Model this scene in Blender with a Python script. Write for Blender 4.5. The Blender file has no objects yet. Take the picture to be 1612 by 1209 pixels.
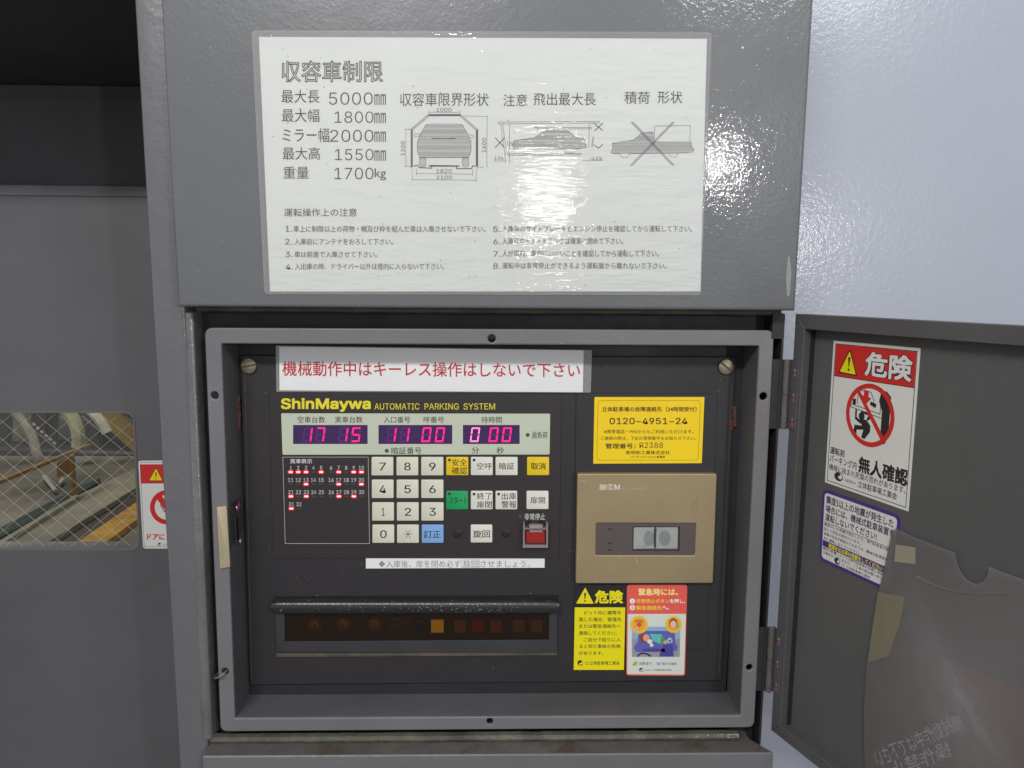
import bpy, math, random
from mathutils import Vector, Matrix
random.seed(7)
PI = math.pi
scene = bpy.context.scene
# ------------------------------------------------------------------ camera
F, CX, CY, DIST = 1150.0, 806.0, 604.5, 0.69
cam_rot = Matrix.Rotation(math.radians(-1.2), 3, 'Z') @ Matrix.Rotation(math.radians(90 - 7.75), 3, 'X') @ Matrix.Rotation(math.radians(0.42), 3, 'Z')
cam_pos = Vector((0, -DIST, 0))
cd = bpy.data.cameras.new('camera'); cam = bpy.data.objects.new('camera', cd)
scene.collection.objects.link(cam); scene.camera = cam
cam.matrix_world = Matrix.Translation(cam_pos) @ cam_rot.to_4x4()
cd.sensor_width = 36; cd.lens = 36 * F / 1612; cd.clip_start = 0.01; cd.clip_end = 60
# ------------------------------------------------------------------ light
world = bpy.data.worlds.new('World'); scene.world = world; world.use_nodes = True
world.node_tree.nodes['Background'].inputs[0].default_value = (0.95, 0.97, 1.0, 1)
world.node_tree.nodes['Background'].inputs[1].default_value = 0.46
scene.view_settings.view_transform = 'Standard'; scene.view_settings.look = 'None'
scene.view_settings.exposure = 0; scene.view_settings.gamma = 1
def area(name, pos, target, sx, sy, power, col=(1, 1, 1)):
    l = bpy.data.lights.new(name, 'AREA'); l.shape = 'RECTANGLE'; l.size = sx; l.size_y = sy; l.energy = power; l.color = col
    o = bpy.data.objects.new(name, l); scene.collection.objects.link(o)
    o.location = pos
    o.rotation_euler = (Vector(target) - Vector(pos)).to_track_quat('-Z', 'Y').to_euler()
    return o
def px_dir(px, py):
    return cam_rot @ Vector(((px - CX) / F, -(py - CY) / F, -1))
def mirror_pos(px, py, Y, L):      # where a lamp of the room stands that glints at this spot of the wall
    d = px_dir(px, py); p = cam_pos + d * ((Y - cam_pos.y) / d.y)
    r = Vector((d.x, -d.y, d.z)).normalized()
    return p + r * L
area('ceiling_tube', (-0.60, -2.1, 1.32), (0, 0, 0), 1.2, 0.10, 36.0, (1.0, 0.99, 0.97))
area('ceiling_lamp', mirror_pos(1310, -60, 0.05, 2.2), (0.35, 0, 0), 0.5, 0.16, 8, (0.95, 0.98, 1.0))
area('low_lamp', mirror_pos(858, 312, -0.023, 3.6), (0, 0, 0), 0.30, 0.05, 2.5, (1, 0.99, 0.97))
area('side_lamp', mirror_pos(1268, 372, -0.023, 3.0), (0, 0, 0), 0.08, 0.06, 11, (1, 1, 1))
area('added_pit_light', (-3.2, 3.6, 1.0), (-2.8, 3.6, -1.2), 1.2, 0.4, 36, (1.0, 0.95, 0.85))  # unseen fill light, added to brighten the pit behind the window

# ------------------------------------------------------------------ planes: real surfaces; a spot of the photograph is carried onto them
class Plane:
    def __init__(s, o, u, v, n):
        s.o, s.u, s.v, s.n = Vector(o), Vector(u), Vector(v), Vector(n)
    def hit(s, px, py, h=0.0):
        d = px_dir(px, py); o = s.o + s.n * h
        p = cam_pos + d * ((o - cam_pos).dot(s.n) / d.dot(s.n)) - s.o
        return (p.dot(s.u), p.dot(s.v))
    def at(s, ab, h=0.0):
        return s.o + s.u * ab[0] + s.v * ab[1] + s.n * h
def wallplane(Y): return Plane((0, Y, 0), (1, 0, 0), (0, 0, 1), (0, -1, 0))
def levelplane(z): return Plane((0, 0, z), (1, 0, 0), (0, 1, 0), (0, 0, 1))
class Zm:      # a magnified view of the photograph: origin and scale
    def __init__(s, ox, oy, k): s.ox, s.oy, s.k = ox, oy, k
    def __call__(s, *pts): return [(s.ox + x / s.k, s.oy + y / s.k) for x, y in pts]
    def rect(s, x0, y0, x1, y1): return s((x0, y0), (x1, y0), (x1, y1), (x0, y1))
def rect(x0, y0, x1, y1): return [(x0, y0), (x1, y0), (x1, y1), (x0, y1)]

# ------------------------------------------------------------------ materials
def lin(c):
    c = c / 255.0
    return c / 12.92 if c <= 0.04045 else ((c + 0.055) / 1.055) ** 2.4
def L3(rgb): return (lin(rgb[0]), lin(rgb[1]), lin(rgb[2]), 1)
MATS = {}
def mat(name, rgb, rough=0.5, metal=0.0, bump=None, bump2=None, mott=None, speck=None, coat=0.0, coat_rough=0.12, emit=None, spec=0.5, stretch=(1, 1, 1), stain=None):
    if name in MATS: return MATS[name]
    m = bpy.data.materials.new(name); m.use_nodes = True; nt = m.node_tree; N = nt.nodes; K = nt.links
    b = N['Principled BSDF']
    b.inputs['Base Color'].default_value = L3(rgb); b.inputs['Roughness'].default_value = rough
    b.inputs['Metallic'].default_value = metal; b.inputs['Coat Weight'].default_value = coat; b.inputs['Coat Roughness'].default_value = coat_rough
    b.inputs['Specular IOR Level'].default_value = spec
    tc = N.new('ShaderNodeTexCoord'); mp = N.new('ShaderNodeMapping'); mp.inputs['Scale'].default_value = stretch
    K.new(tc.outputs['Object'], mp.inputs[0])
    def noise(scale, det=4, rg=0.6, off=0):
        n = N.new('ShaderNodeTexNoise'); n.noise_dimensions = '4D'; n.inputs['W'].default_value = off
        n.inputs['Scale'].default_value = scale; n.inputs['Detail'].default_value = det; n.inputs['Roughness'].default_value = rg
        K.new(mp.outputs[0], n.inputs['Vector']); return n
    def ramp(src, lo, hi, a=0.0, c=1.0):
        r = N.new('ShaderNodeMapRange'); r.inputs[1].default_value = lo; r.inputs[2].default_value = hi
        r.inputs[3].default_value = a; r.inputs[4].default_value = c; K.new(src, r.inputs[0]); return r.outputs[0]
    col = None
    def mixcol(fac, base, rgb2):
        x = N.new('ShaderNodeMix'); x.data_type = 'RGBA'
        K.new(fac, x.inputs[0])
        if base is None: x.inputs[6].default_value = L3(rgb)
        else: K.new(base, x.inputs[6])
        x.inputs[7].default_value = L3(rgb2); return x.outputs[2]
    if mott:
        n = noise(mott[0], 5, 0.65, 1.3); f = ramp(n.outputs[0], 0.35, 0.65)
        k = mott[1]; col = mixcol(f, col, tuple(max(0, min(255, c * k)) for c in rgb))
        rr = ramp(n.outputs[0], 0.3, 0.7, max(0.02, rough - 0.07), min(1, rough + 0.10)); K.new(rr, b.inputs['Roughness'])
    for st in (stain or []):
        n = noise(st[0], 6, 0.7, 5.1 + st[0]); f = ramp(n.outputs[0], st[1], st[1] + st[3]); col = mixcol(f, col, st[2])
    if speck:
        n = noise(speck[0], 2, 0.5, 9.7); f = ramp(n.outputs[0], speck[1], speck[1] + 0.03); col = mixcol(f, col, speck[2])
    if col is not None: K.new(col, b.inputs['Base Color'])
    prev = None
    for bp in (bump, bump2):
        if bp:
            n = noise(bp[0], 3, 0.55, 3.3 + bp[0]); bn = N.new('ShaderNodeBump'); bn.inputs['Strength'].default_value = 1.0
            bn.inputs['Distance'].default_value = bp[1]; K.new(n.outputs[0], bn.inputs['Height'])
            if prev: K.new(prev, bn.inputs['Normal'])
            prev = bn.outputs[0]
    if prev: K.new(prev, b.inputs['Normal']); K.new(prev, b.inputs['Coat Normal'])
    if emit:
        b.inputs['Emission Color'].default_value = L3(emit[0]); b.inputs['Emission Strength'].default_value = emit[1]
    MATS[name] = m; return m
def film(name, tint=(255, 255, 255), haze=0.06, rough=0.08, bump=(40, 0.0006), stretch=(1, 1, 1), bump2=None, ior=1.5):
    if name in MATS: return MATS[name]
    m = bpy.data.materials.new(name); m.use_nodes = True; nt = m.node_tree; N = nt.nodes; K = nt.links
    N.remove(N['Principled BSDF']); out = N['Material Output']
    tr = N.new('ShaderNodeBsdfTransparent'); gl = N.new('ShaderNodeBsdfGlossy'); df = N.new('ShaderNodeBsdfDiffuse')
    gl.inputs['Roughness'].default_value = rough; df.inputs[0].default_value = L3(tint)
    fr = N.new('ShaderNodeFresnel'); fr.inputs[0].default_value = ior
    tc = N.new('ShaderNodeTexCoord'); mp = N.new('ShaderNodeMapping'); mp.inputs['Scale'].default_value = stretch; K.new(tc.outputs['Object'], mp.inputs[0])
    prev = None
    for bp in (bump, bump2):
        if bp:
            n = N.new('ShaderNodeTexNoise'); n.inputs['Scale'].default_value = bp[0]; n.inputs['Detail'].default_value = 3; K.new(mp.outputs[0], n.inputs['Vector'])
            bn = N.new('ShaderNodeBump'); bn.inputs['Distance'].default_value = bp[1]; K.new(n.outputs[0], bn.inputs['Height'])
            if prev: K.new(prev, bn.inputs['Normal'])
            prev = bn.outputs[0]
    if prev: K.new(prev, gl.inputs['Normal']); K.new(prev, fr.inputs['Normal'])
    m1 = N.new('ShaderNodeMixShader'); m1.inputs[0].default_value = haze; K.new(tr.outputs[0], m1.inputs[1]); K.new(df.outputs[0], m1.inputs[2])
    m2 = N.new('ShaderNodeMixShader'); K.new(fr.outputs[0], m2.inputs[0]); K.new(m1.outputs[0], m2.inputs[1]); K.new(gl.outputs[0], m2.inputs[2])
    K.new(m2.outputs[0], out.inputs[0]); MATS[name] = m; return m

# ------------------------------------------------------------------ mesh collector
def offset_poly(pts, d):          # inset (d > 0) of a counter-clockwise or clockwise outline
    n = len(pts); A = sum(pts[i][0] * pts[(i + 1) % n][1] - pts[(i + 1) % n][0] * pts[i][1] for i in range(n))
    sg = 1 if A > 0 else -1; out = []
    for i in range(n):
        p0, p1, p2 = Vector(pts[i - 1]), Vector(pts[i]), Vector(pts[(i + 1) % n])
        e1 = (p1 - p0).normalized(); e2 = (p2 - p1).normalized()
        n1 = Vector((-e1.y, e1.x)) * sg; n2 = Vector((-e2.y, e2.x)) * sg
        b = n1 + n2; k = max(0.3, b.dot(b) / 2)
        q = p1 + b * (d / k); out.append((q.x, q.y))
    return out
def rounded(quad, r, seg=4):      # rounded version of an (a, b) outline, r in metres
    out = []; n = len(quad)
    for i in range(n):
        p0, p1, p2 = Vector(quad[i - 1]), Vector(quad[i]), Vector(quad[(i + 1) % n])
        d1 = (p0 - p1); d2 = (p2 - p1); rr = min(r, d1.length * 0.49, d2.length * 0.49)
        a = p1 + d1.normalized() * rr; c = p1 + d2.normalized() * rr
        for k in range(seg + 1):
            t = k / seg; q = a * (1 - t) ** 2 + p1 * 2 * t * (1 - t) + c * t * t; out.append((q.x, q.y))
    return out
def circle(c, r, n=24, ph=0):
    return [(c[0] + r * math.cos(ph + 2 * PI * i / n), c[1] + r * math.sin(ph + 2 * PI * i / n)) for i in range(n)]
GL = {}
FONT = None
try: FONT = bpy.data.fonts.load(bpy.utils.system_resource('DATAFILES', path='fonts') + '/Inter.woff2')     # Blender's own interface face
except Exception: pass
def glyph_mesh(body, bold=0.0, outline=0.0):
    key = (body, bold, outline)
    if key in GL: return GL[key]
    cu = bpy.data.curves.new('t', 'FONT'); cu.body = body; cu.size = 1; cu.resolution_u = 3; cu.offset = bold
    if FONT and body.replace('−', '-').isascii() and body != 'kg': cu.font = FONT
    if outline: cu.fill_mode = 'NONE'; cu.bevel_depth = outline; cu.bevel_resolution = 0
    o = bpy.data.objects.new('t', cu); scene.collection.objects.link(o); bpy.context.view_layer.update()
    dg = bpy.context.evaluated_depsgraph_get(); me = o.evaluated_get(dg).to_mesh()
    vs = [(v.co.x, v.co.y) for v in me.vertices]; fs = [tuple(p.vertices) for p in me.polygons]
    o.evaluated_get(dg).to_mesh_clear(); bpy.data.objects.remove(o); bpy.data.curves.remove(cu)
    if vs:
        x0, x1 = min(v[0] for v in vs), max(v[0] for v in vs); y0, y1 = min(v[1] for v in vs), max(v[1] for v in vs)
        vs = [((x - x0) / max(x1 - x0, 1e-6), (y - y0) / max(y1 - y0, 1e-6)) for x, y in vs]
        GL[key] = (vs, fs, max(x1 - x0, 1e-6), max(y1 - y0, 1e-6)); return GL[key]
    GL[key] = (vs, fs, 1, 1); return GL[key]
def text_layers(body, bold, outline=0.0):      # [(uv list, faces, lift)]: heavier weights are struck several times, as in fake bold print
    vs, fs, w_, h_ = glyph_mesh(body, bold if bold < 0 else 0.0, outline)
    if bold <= 0: return [(vs, fs, 0.0)]
    offs = [(-1, 0), (1, 0)] if bold < 0.009 else [(-.75, -.75), (.75, -.75), (-.75, .75), (.75, .75), (0, 0)]
    kx, ky = bold / w_, bold / h_; out = []
    for i, (ox, oy) in enumerate(offs):
        out.append(([(kx + x * (1 - 2 * kx) + ox * kx, ky + y * (1 - 2 * ky) + oy * ky) for x, y in vs], fs, i * 4e-6))
    return out
class M:
    def __init__(s): s.v, s.f = [], []
    def add(s, vs, fs):
        b = len(s.v); s.v += [Vector(v) for v in vs]; s.f += [tuple(i + b for i in f) for f in fs]; return s
    def prism_ab(s, pl, ab, h0, h1, ch=0.0, ch_n=1):     # outline in plane metres, back h0, front h1, rounded front edge
        n = len(ab); A = sum(ab[i][0] * ab[(i + 1) % n][1] - ab[(i + 1) % n][0] * ab[i][1] for i in range(n))
        if A < 0: ab = ab[::-1]
        rings = [(ab, h0)]
        if ch > 0:
            for k in range(ch_n + 1):
                t = k / ch_n * PI / 2
                rings.append((offset_poly(ab, ch * (1 - math.cos(t))), h1 - ch + ch * math.sin(t)))
        else: rings.append((ab, h1))
        vs = []; fs = []
        for r, h in rings: vs += [pl.at(p, h) for p in r]
        for k in range(len(rings) - 1):
            for i in range(n):
                j = (i + 1) % n; fs.append((k * n + i, k * n + j, (k + 1) * n + j, (k + 1) * n + i))
        fs.append(tuple(range((len(rings) - 1) * n, len(rings) * n))); fs.append(tuple(range(n - 1, -1, -1)))
        return s.add(vs, fs)
    def prism(s, pl, px, h0, h1, r=0.0, ch=0.0, ch_n=1, seg=4):
        ab = [pl.hit(x, y, h1) for x, y in px]
        if r > 0: ab = rounded(ab, r, seg)
        return s.prism_ab(pl, ab, h0, h1, ch, ch_n)
    def flat(s, pl, px, h, r=0.0, seg=4):
        ab = [pl.hit(x, y, h) for x, y in px]
        if r > 0: ab = rounded(ab, r, seg)
        return s.flat_ab(pl, ab, h)
    def flat_ab(s, pl, ab, h):
        n = len(ab); A = sum(ab[i][0] * ab[(i + 1) % n][1] - ab[(i + 1) % n][0] * ab[i][1] for i in range(n))
        if A < 0: ab = ab[::-1]
        return s.add([pl.at(p, h) for p in ab], [tuple(range(n))])
    def text(s, pl, body, quad, h, bold=0.0, outline=0.0):
        c = [Vector(pl.hit(x, y, h)) for x, y in quad]       # TL TR BR BL
        for vs, fs, dz in text_layers(body, bold, outline):
            out = []
            for u, v in vs:
                top = c[0] * (1 - u) + c[1] * u; bot = c[3] * (1 - u) + c[2] * u
                q = bot * (1 - v) + top * v; out.append(pl.at((q.x, q.y), h + dz))
            s.add(out, fs)
        return s
    def line(s, pl, pts, w, h, close=False):   # stroke of width w (photograph pixels)
        if close: pts = pts + [pts[0]]
        for i in range(len(pts) - 1):
            a, b = Vector(pts[i]), Vector(pts[i + 1]); d = b - a
            if d.length < 1e-6: continue
            d.normalize(); nn = Vector((-d.y, d.x)) * (w / 2); e = d * (w * 0.35)
            s.flat(pl, [tuple(a - e + nn), tuple(b + e + nn), tuple(b + e - nn), tuple(a - e - nn)], h + i * 1.5e-7)
        return s
    def ring(s, pl, c, r, w, h, n=32, sx=1.0):
        pts = [(c[0] + sx * r * math.cos(2 * PI * i / n), c[1] + r * math.sin(2 * PI * i / n)) for i in range(n)]
        pi_ = [(c[0] + sx * (r - w) * math.cos(2 * PI * i / n), c[1] + (r - w) * math.sin(2 * PI * i / n)) for i in range(n)]
        vs = [pl.at(pl.hit(*p, h), h) for p in pts] + [pl.at(pl.hit(*p, h), h) for p in pi_]
        return s.add(vs, [(i, n + i, n + (i + 1) % n, (i + 1) % n) for i in range(n)])
    def disc(s, pl, c, r, h, n=20, sx=1.0):
        return s.flat(pl, [(c[0] + sx * r * math.cos(2 * PI * i / n), c[1] + r * math.sin(2 * PI * i / n)) for i in range(n)], h)
    def tube(s, pts, r, n=10, cap=True):
        pts = [Vector(p) for p in pts]; vs = []; fs = []; m = len(pts)
        ref = None
        for i, p in enumerate(pts):
            d = (pts[min(i + 1, m - 1)] - pts[max(i - 1, 0)]).normalized()
            if ref is None: ref = d.orthogonal().normalized()
            ref = (ref - d * ref.dot(d)).normalized(); bi = d.cross(ref)
            rr = r[i] if isinstance(r, (list, tuple)) else r
            vs += [p + ref * rr * math.cos(2 * PI * k / n) + bi * rr * math.sin(2 * PI * k / n) for k in range(n)]
        for i in range(m - 1):
            for k in range(n): fs.append((i * n + k, i * n + (k + 1) % n, (i + 1) * n + (k + 1) % n, (i + 1) * n + k))
        if cap: fs.append(tuple(range(n - 1, -1, -1))); fs.append(tuple(range((m - 1) * n, m * n)))
        return s.add(vs, fs)
    def box(s, x0, x1, y0, y1, z0, z1):
        v = [(x, y, z) for x in (x0, x1) for y in (y0, y1) for z in (z0, z1)]
        return s.add(v, [(0, 1, 3, 2), (4, 6, 7, 5), (0, 4, 5, 1), (2, 3, 7, 6), (0, 2, 6, 4), (1, 5, 7, 3)])
    def plate(s, pl, outer, holes, h0, h1, bev=0.0):    # solid plate with real openings (outlines in plane metres)
        cu = bpy.data.curves.new('c', 'CURVE'); cu.dimensions = '2D'; cu.fill_mode = 'BOTH'
        cu.extrude = (h1 - h0) / 2 - bev; cu.bevel_depth = bev; cu.bevel_resolution = 2; cu.offset = -bev
        for o_ in [outer] + holes:
            sp = cu.splines.new('POLY'); sp.points.add(len(o_) - 1)
            for i, p in enumerate(o_): sp.points[i].co = (p[0], p[1], 0, 1)
            sp.use_cyclic_u = True
        o = bpy.data.objects.new('c', cu); scene.collection.objects.link(o); bpy.context.view_layer.update()
        dg = bpy.context.evaluated_depsgraph_get(); me = o.evaluated_get(dg).to_mesh(); mid = (h0 + h1) / 2
        vs = [pl.at((v.co.x, v.co.y), mid + v.co.z) for v in me.vertices]; fs = [tuple(p.vertices) for p in me.polygons]
        o.evaluated_get(dg).to_mesh_clear(); bpy.data.objects.remove(o); bpy.data.curves.remove(cu)
        return s.add(vs, fs)
    def build(s, name, m, parent=None, smooth=False, label=None, kind=None, loc=None):
        root = parent
        while root is not None and root.parent is not None: root = root.parent
        base = root.location if root is not None else Vector(loc if loc else (0, 0, 0))
        me = bpy.data.meshes.new(name); me.from_pydata([tuple(v - base) for v in s.v], [], s.f); me.validate(); me.update()
        me.materials.append(m)
        o = bpy.data.objects.new(name, me); scene.collection.objects.link(o)
        if parent is not None: o.parent = parent
        else: o.location = base
        if smooth:
            ar = sorted(p.area for p in me.polygons); med = ar[len(ar) // 2]
            for p in me.polygons: p.use_smooth = not (len(p.vertices) > 6 or p.area > 8 * med)
            me.set_sharp_from_angle(angle=math.radians(35))
        if label: o['label'] = label
        if kind: o['kind'] = kind
        return o
def thing(name, label, cat, loc, group=None):
    o = bpy.data.objects.new(name, None); scene.collection.objects.link(o); o.location = loc; o.empty_display_size = 0.02
    o['label'] = label; o['category'] = cat
    if group: o['group'] = group
    return o
# ------------------------------------------------------------------ colours
GREY = (124, 127, 132)
box_paint = mat('cabinet_paint', (107, 108, 111), 0.34, bump=(300, 0.00019), bump2=(80, 0.0003), mott=(6, 0.93), speck=(330, 0.735, (150, 154, 158)), coat=0.7, coat_rough=0.06, stain=[(3.2, 0.60, (120, 122, 124), 0.2)])
post_paint = mat('post_paint', (104, 104, 108), 0.42, bump=(170, 0.00035), bump2=(30, 0.0009), mott=(6, 0.93), coat=0.25, stain=[(5, 0.66, (104, 100, 96), 0.12)])
leaf_paint = mat('sliding_door_paint', (99, 99, 102), 0.46, bump=(160, 0.0002), bump2=(3, 0.004), mott=(3, 0.88), stain=[(6, 0.62, (112, 110, 110), 0.12), (2.3, 0.58, (96, 95, 96), 0.2)], speck=(300, 0.73, (136, 136, 138)))
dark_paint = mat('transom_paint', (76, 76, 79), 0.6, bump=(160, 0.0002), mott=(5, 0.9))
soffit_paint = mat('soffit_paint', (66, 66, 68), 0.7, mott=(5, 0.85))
flange_paint = mat('flange_paint', (117, 115, 119), 0.42, bump=(260, 0.00018), bump2=(14, 0.0012), mott=(9, 0.92), stain=[(26, 0.64, (112, 108, 108), 0.12)], speck=(330, 0.72, (158, 156, 158)))
recess_paint = mat('recess_paint', (98, 97, 100), 0.5, bump=(220, 0.0002), mott=(12, 0.85), stain=[(40, 0.68, (96, 84, 70), 0.1)])
gap_dark = mat('gap_dark_steel', (46, 43, 46), 0.6, mott=(15, 0.8), bump=(120, 0.0004), stain=[(25, 0.66, (70, 62, 52), 0.1)])
back_dark = mat('back_plate_dark', (44, 42, 46), 0.55, mott=(14, 0.75), stain=[(40, 0.62, (66, 56, 50), 0.1)])
plate_dark = mat('black_steel_panel', (48, 45, 48), 0.5, bump=(280, 0.00012), mott=(9, 0.84), speck=(260, 0.70, (84, 80, 80)), stain=[(16, 0.70, (78, 70, 64), 0.08)])
caulk = mat('old_sealant', (96, 95, 82), 0.5, bump=(120, 0.0008), mott=(22, 0.62), stain=[(50, 0.58, (78, 66, 52), 0.06)], coat=0.3)
ledge_rust = mat('stained_ledge', (104, 100, 98), 0.5, bump=(150, 0.0006), mott=(10, 0.8), stain=[(14, 0.50, (82, 70, 58), 0.14), (60, 0.62, (70, 52, 38), 0.06)])
wall_paint = mat('pale_wall_paint', (176, 180, 193), 0.30, bump=(160, 0.00026), bump2=(300, 0.00014), mott=(3, 0.96), stain=[(9, 0.71, (178, 180, 190), 0.1)], coat=0.25)
door_paint = mat('cabinet_door_paint', (92, 92, 92), 0.45, bump=(260, 0.0002), mott=(7, 0.93), speck=(300, 0.73, (120, 118, 118)))
door_edge = mat('cabinet_door_edge_paint', (92, 90, 90), 0.42, bump=(200, 0.0002), mott=(10, 0.9))
black = mat('black', (14, 13, 14), 0.6)
steel = mat('steel', (168, 160, 148), 0.32, metal=0.8, mott=(60, 0.8), bump=(300, 0.0001))
hinge_steel = mat('painted_hinge', (110, 106, 102), 0.4, metal=0.2, mott=(50, 0.8), bump=(200, 0.0002), stain=[(90, 0.68, (110, 64, 50), 0.05)])
brass = mat('aged_brass', (170, 162, 138), 0.42, metal=0.65, mott=(160, 0.72), bump=(400, 0.00015))
pink = mat('pink_paint_mark', (190, 70, 150), 0.5)
ink = mat('printed_grey_ink', (62, 61, 60), 0.6)
ink_dark = mat('printed_black_ink', (38, 34, 34), 0.6)

# ------------------------------------------------------------------ planes
PB = wallplane(-0.023); PC = wallplane(0.0); PG = wallplane(0.020); PR = wallplane(0.043); PW = wallplane(0.12); YD = 0.31; PD = wallplane(YD)
# ------------------------------------------------------------------ setting
w = M()
x0 = PC.hit(1150, 700)[0]
w.add([(0.10, 0.12, -1.3), (3.0, 0.12, -1.3), (3.0, 0.12, 2.2), (0.10, 0.12, 2.2)], [(0, 1, 2, 3)])
w.build('back_wall', wall_paint, kind='structure')
w = M(); w.add([(-6, -4, -1.3), (3, -4, -1.3), (3, 0.12, -1.3), (-6, 0.12, -1.3)], [(0, 1, 2, 3)])
w.build('floor', mat('concrete_floor', (120, 118, 114), 0.7, mott=(2, 0.85)), kind='structure')
zs = levelplane(0).at((0, 0)).z
soff_z = PD.hit(110, 129)[1]
xl = PC.hit(246, 600)[0]
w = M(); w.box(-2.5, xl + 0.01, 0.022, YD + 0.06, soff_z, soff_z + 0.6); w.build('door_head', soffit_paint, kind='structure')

# sliding parking door on the left with wired window
pd = thing('parking_door', 'grey steel door at the left edge with a wired glass window beside the post', 'door', (-0.9, YD + 0.01, -1.3))
ztop = PD.hit(100, 293)[1]
wl = PD.hit(-420, 650)[0]; (wx1, wz1) = PD.hit(209, 650.5); (wx2, wz2) = PD.hit(218, 863.5); wx = (wx1 + wx2) / 2
hole = rounded([(wl, wz1), (wx1, wz1), (wx2, wz2), (wl, wz2)], 0.013, 5)
w = M(); w.plate(PD, [(-1.9, -1.29), (xl + 0.03, -1.29), (xl + 0.03, ztop), (-1.9, ztop)], [hole], -0.03, 0.0, 0.0012)
leaf = w.build('door_leaf', leaf_paint, pd)
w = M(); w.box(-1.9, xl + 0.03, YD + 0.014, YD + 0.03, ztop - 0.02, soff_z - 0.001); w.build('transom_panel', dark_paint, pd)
w = M(); w.prism_ab(PD, [(-1.9, ztop - 0.013), (xl + 0.03, ztop - 0.013), (xl + 0.03, ztop + 0.001), (-1.9, ztop + 0.001)], 0.0, 0.0022, 0.001)
w.build('top_rail', mat('worn_top_rail', (108, 109, 111), 0.5, mott=(9, 0.85), stain=[(14, 0.6, (128, 128, 130), 0.15)], stretch=(1, 1, 3)), pd)
w = M(); w.plate(PD, rounded([(wl - .003, wz1 + .003), (wx1 + .003, wz1 + .003), (wx2 + .003, wz2 - .003), (wl - .003, wz2 - .003)], 0.016, 5), [hole], 0.0, 0.0008, 0.0003)
w.build('window_trim', mat('window_trim', (104, 103, 98), 0.5), pd)
w = M(); w.box(wl - 0.005, wx + 0.012, YD + 0.010, YD + 0.0145, wz2 - 0.01, wz1 + 0.01)
pane = w.build('window_pane', film('wired_glass', (200, 198, 180), haze=0.0, rough=0.03, bump=(25, 0.0001)), pd)
w = M(); Z4 = Zm(0, 640, 5.2545); PWi = wallplane(YD + 0.009)
def wire(p, q):
    a, b = (PWi.at(PWi.hit(*p)) for p in (p, q)); w.tube([a, b], 0.00025, 4, False)
def clipseg(x0_, y0_, m_):      # y = y0 + m (x - x0), kept inside the window opening
    pts = []
    for X in range(-300, 222, 3):
        Y = y0_ + m_ * (X - x0_); xr = 209 + (Y - 650) * 0.045
        if 650 < Y < 863.5 and X < xr: pts.append((X, Y))
    return pts
for k in range(-14, 16):
    s_ = clipseg(21 + 34 * k, 650, 0.83)
    if len(s_) > 1: wire(s_[0], s_[-1])
for k in range(-14, 24):
    s_ = clipseg(21 + 34 * k, 650, -0.84)
    if len(s_) > 1: wire(s_[0], s_[-1])
w.build('wire_mesh', mat('glass_wires', (186, 181, 162), 0.4), pane)

# ------------------------------------------------------------------ parking pit behind the window
PF = levelplane(-1.25)
pit_c = mat('pit_concrete', (124, 119, 106), 0.8, mott=(1.1, 0.5), bump=(30, 0.004), stain=[(2.2, 0.6, (96, 92, 84), 0.1), (14, 0.64, (90, 86, 76), 0.05)])
w = M(); w.add([(-9, 0.3, -1.26), (1, 0.3, -1.26), (1, 9, -1.26), (-9, 9, -1.26)], [(0, 1, 2, 3)]); w.build('pit_floor', pit_c, kind='structure')
w = M(); w.add([(-9, 4.95, -1.3), (1, 4.95, -1.3), (1, 4.95, 2), (-9, 4.95, 2)], [(0, 1, 2, 3)]); w.build('pit_wall', mat('pit_wall_dark', (44, 41, 38), 0.8, mott=(2.5, 0.55), stain=[(6, 0.6, (110, 106, 94), 0.1)]), kind='structure')
w = M(); w.prism(PF, Z4((-200, 1255), (640, 735), (1150, 495), (1160, 650), (310, 1175), (-200, 1480)), -0.01, 0.04); w.build('pit_kerb', mat('kerb_concrete', (132, 127, 108), 0.8, mott=(4, 0.8), bump=(60, 0.003), stain=[(9, 0.62, (112, 106, 94), 0.08)]), kind='structure')
w = M(); w.prism(PF, Z4((-200, 1225), (640, 720), (650, 742), (-200, 1262)), -0.01, 0.06); w.build('kerb_edge', mat('kerb_edge', (160, 154, 132), 0.7, mott=(8, 0.8)), kind='structure')
w = M(); w.prism(PF, Z4((310, 1175), (1160, 650), (1170, 780), (560, 1175), (300, 1340), (60, 1340)), -0.01, 0.012); w.build('drain_strip', mat('rust_brown_strip', (66, 52, 46), 0.7, mott=(9, 0.75), bump=(60, 0.002)), kind='structure')
w = M(); w.prism(PF, Z4((560, 1175), (1170, 762), (1170, 905), (800, 1175), (560, 1340), (300, 1340)), -0.01, 0.02); w.build('yellow_floor_line', mat('worn_yellow_line', (186, 140, 40), 0.65, mott=(12, 0.8), stain=[(20, 0.62, (120, 96, 50), 0.06)]), kind='structure')
gc = thing('cable_channel', 'dark green channel running beside the pale kerb seen through the wired window', 'channel', (-2.6, 3.0, -1.25))
for a_, b_, mm in ((0, 34, (30, 52, 46)), (38, 60, (44, 70, 60)), (64, 86, (24, 40, 36))):
    w = M(); w.prism(PF, Z4((-200, 1105 + a_), (420, 785 + a_ * .8), (825, 588 + a_ * .35), (830, 588 + b_ * .35), (420, 785 + b_ * .8), (-200, 1105 + b_)), 0, 0.03); w.build('rail', mat('green_rail_%d' % mm[0], mm, 0.5, mott=(6, 0.7)), gc)
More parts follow.
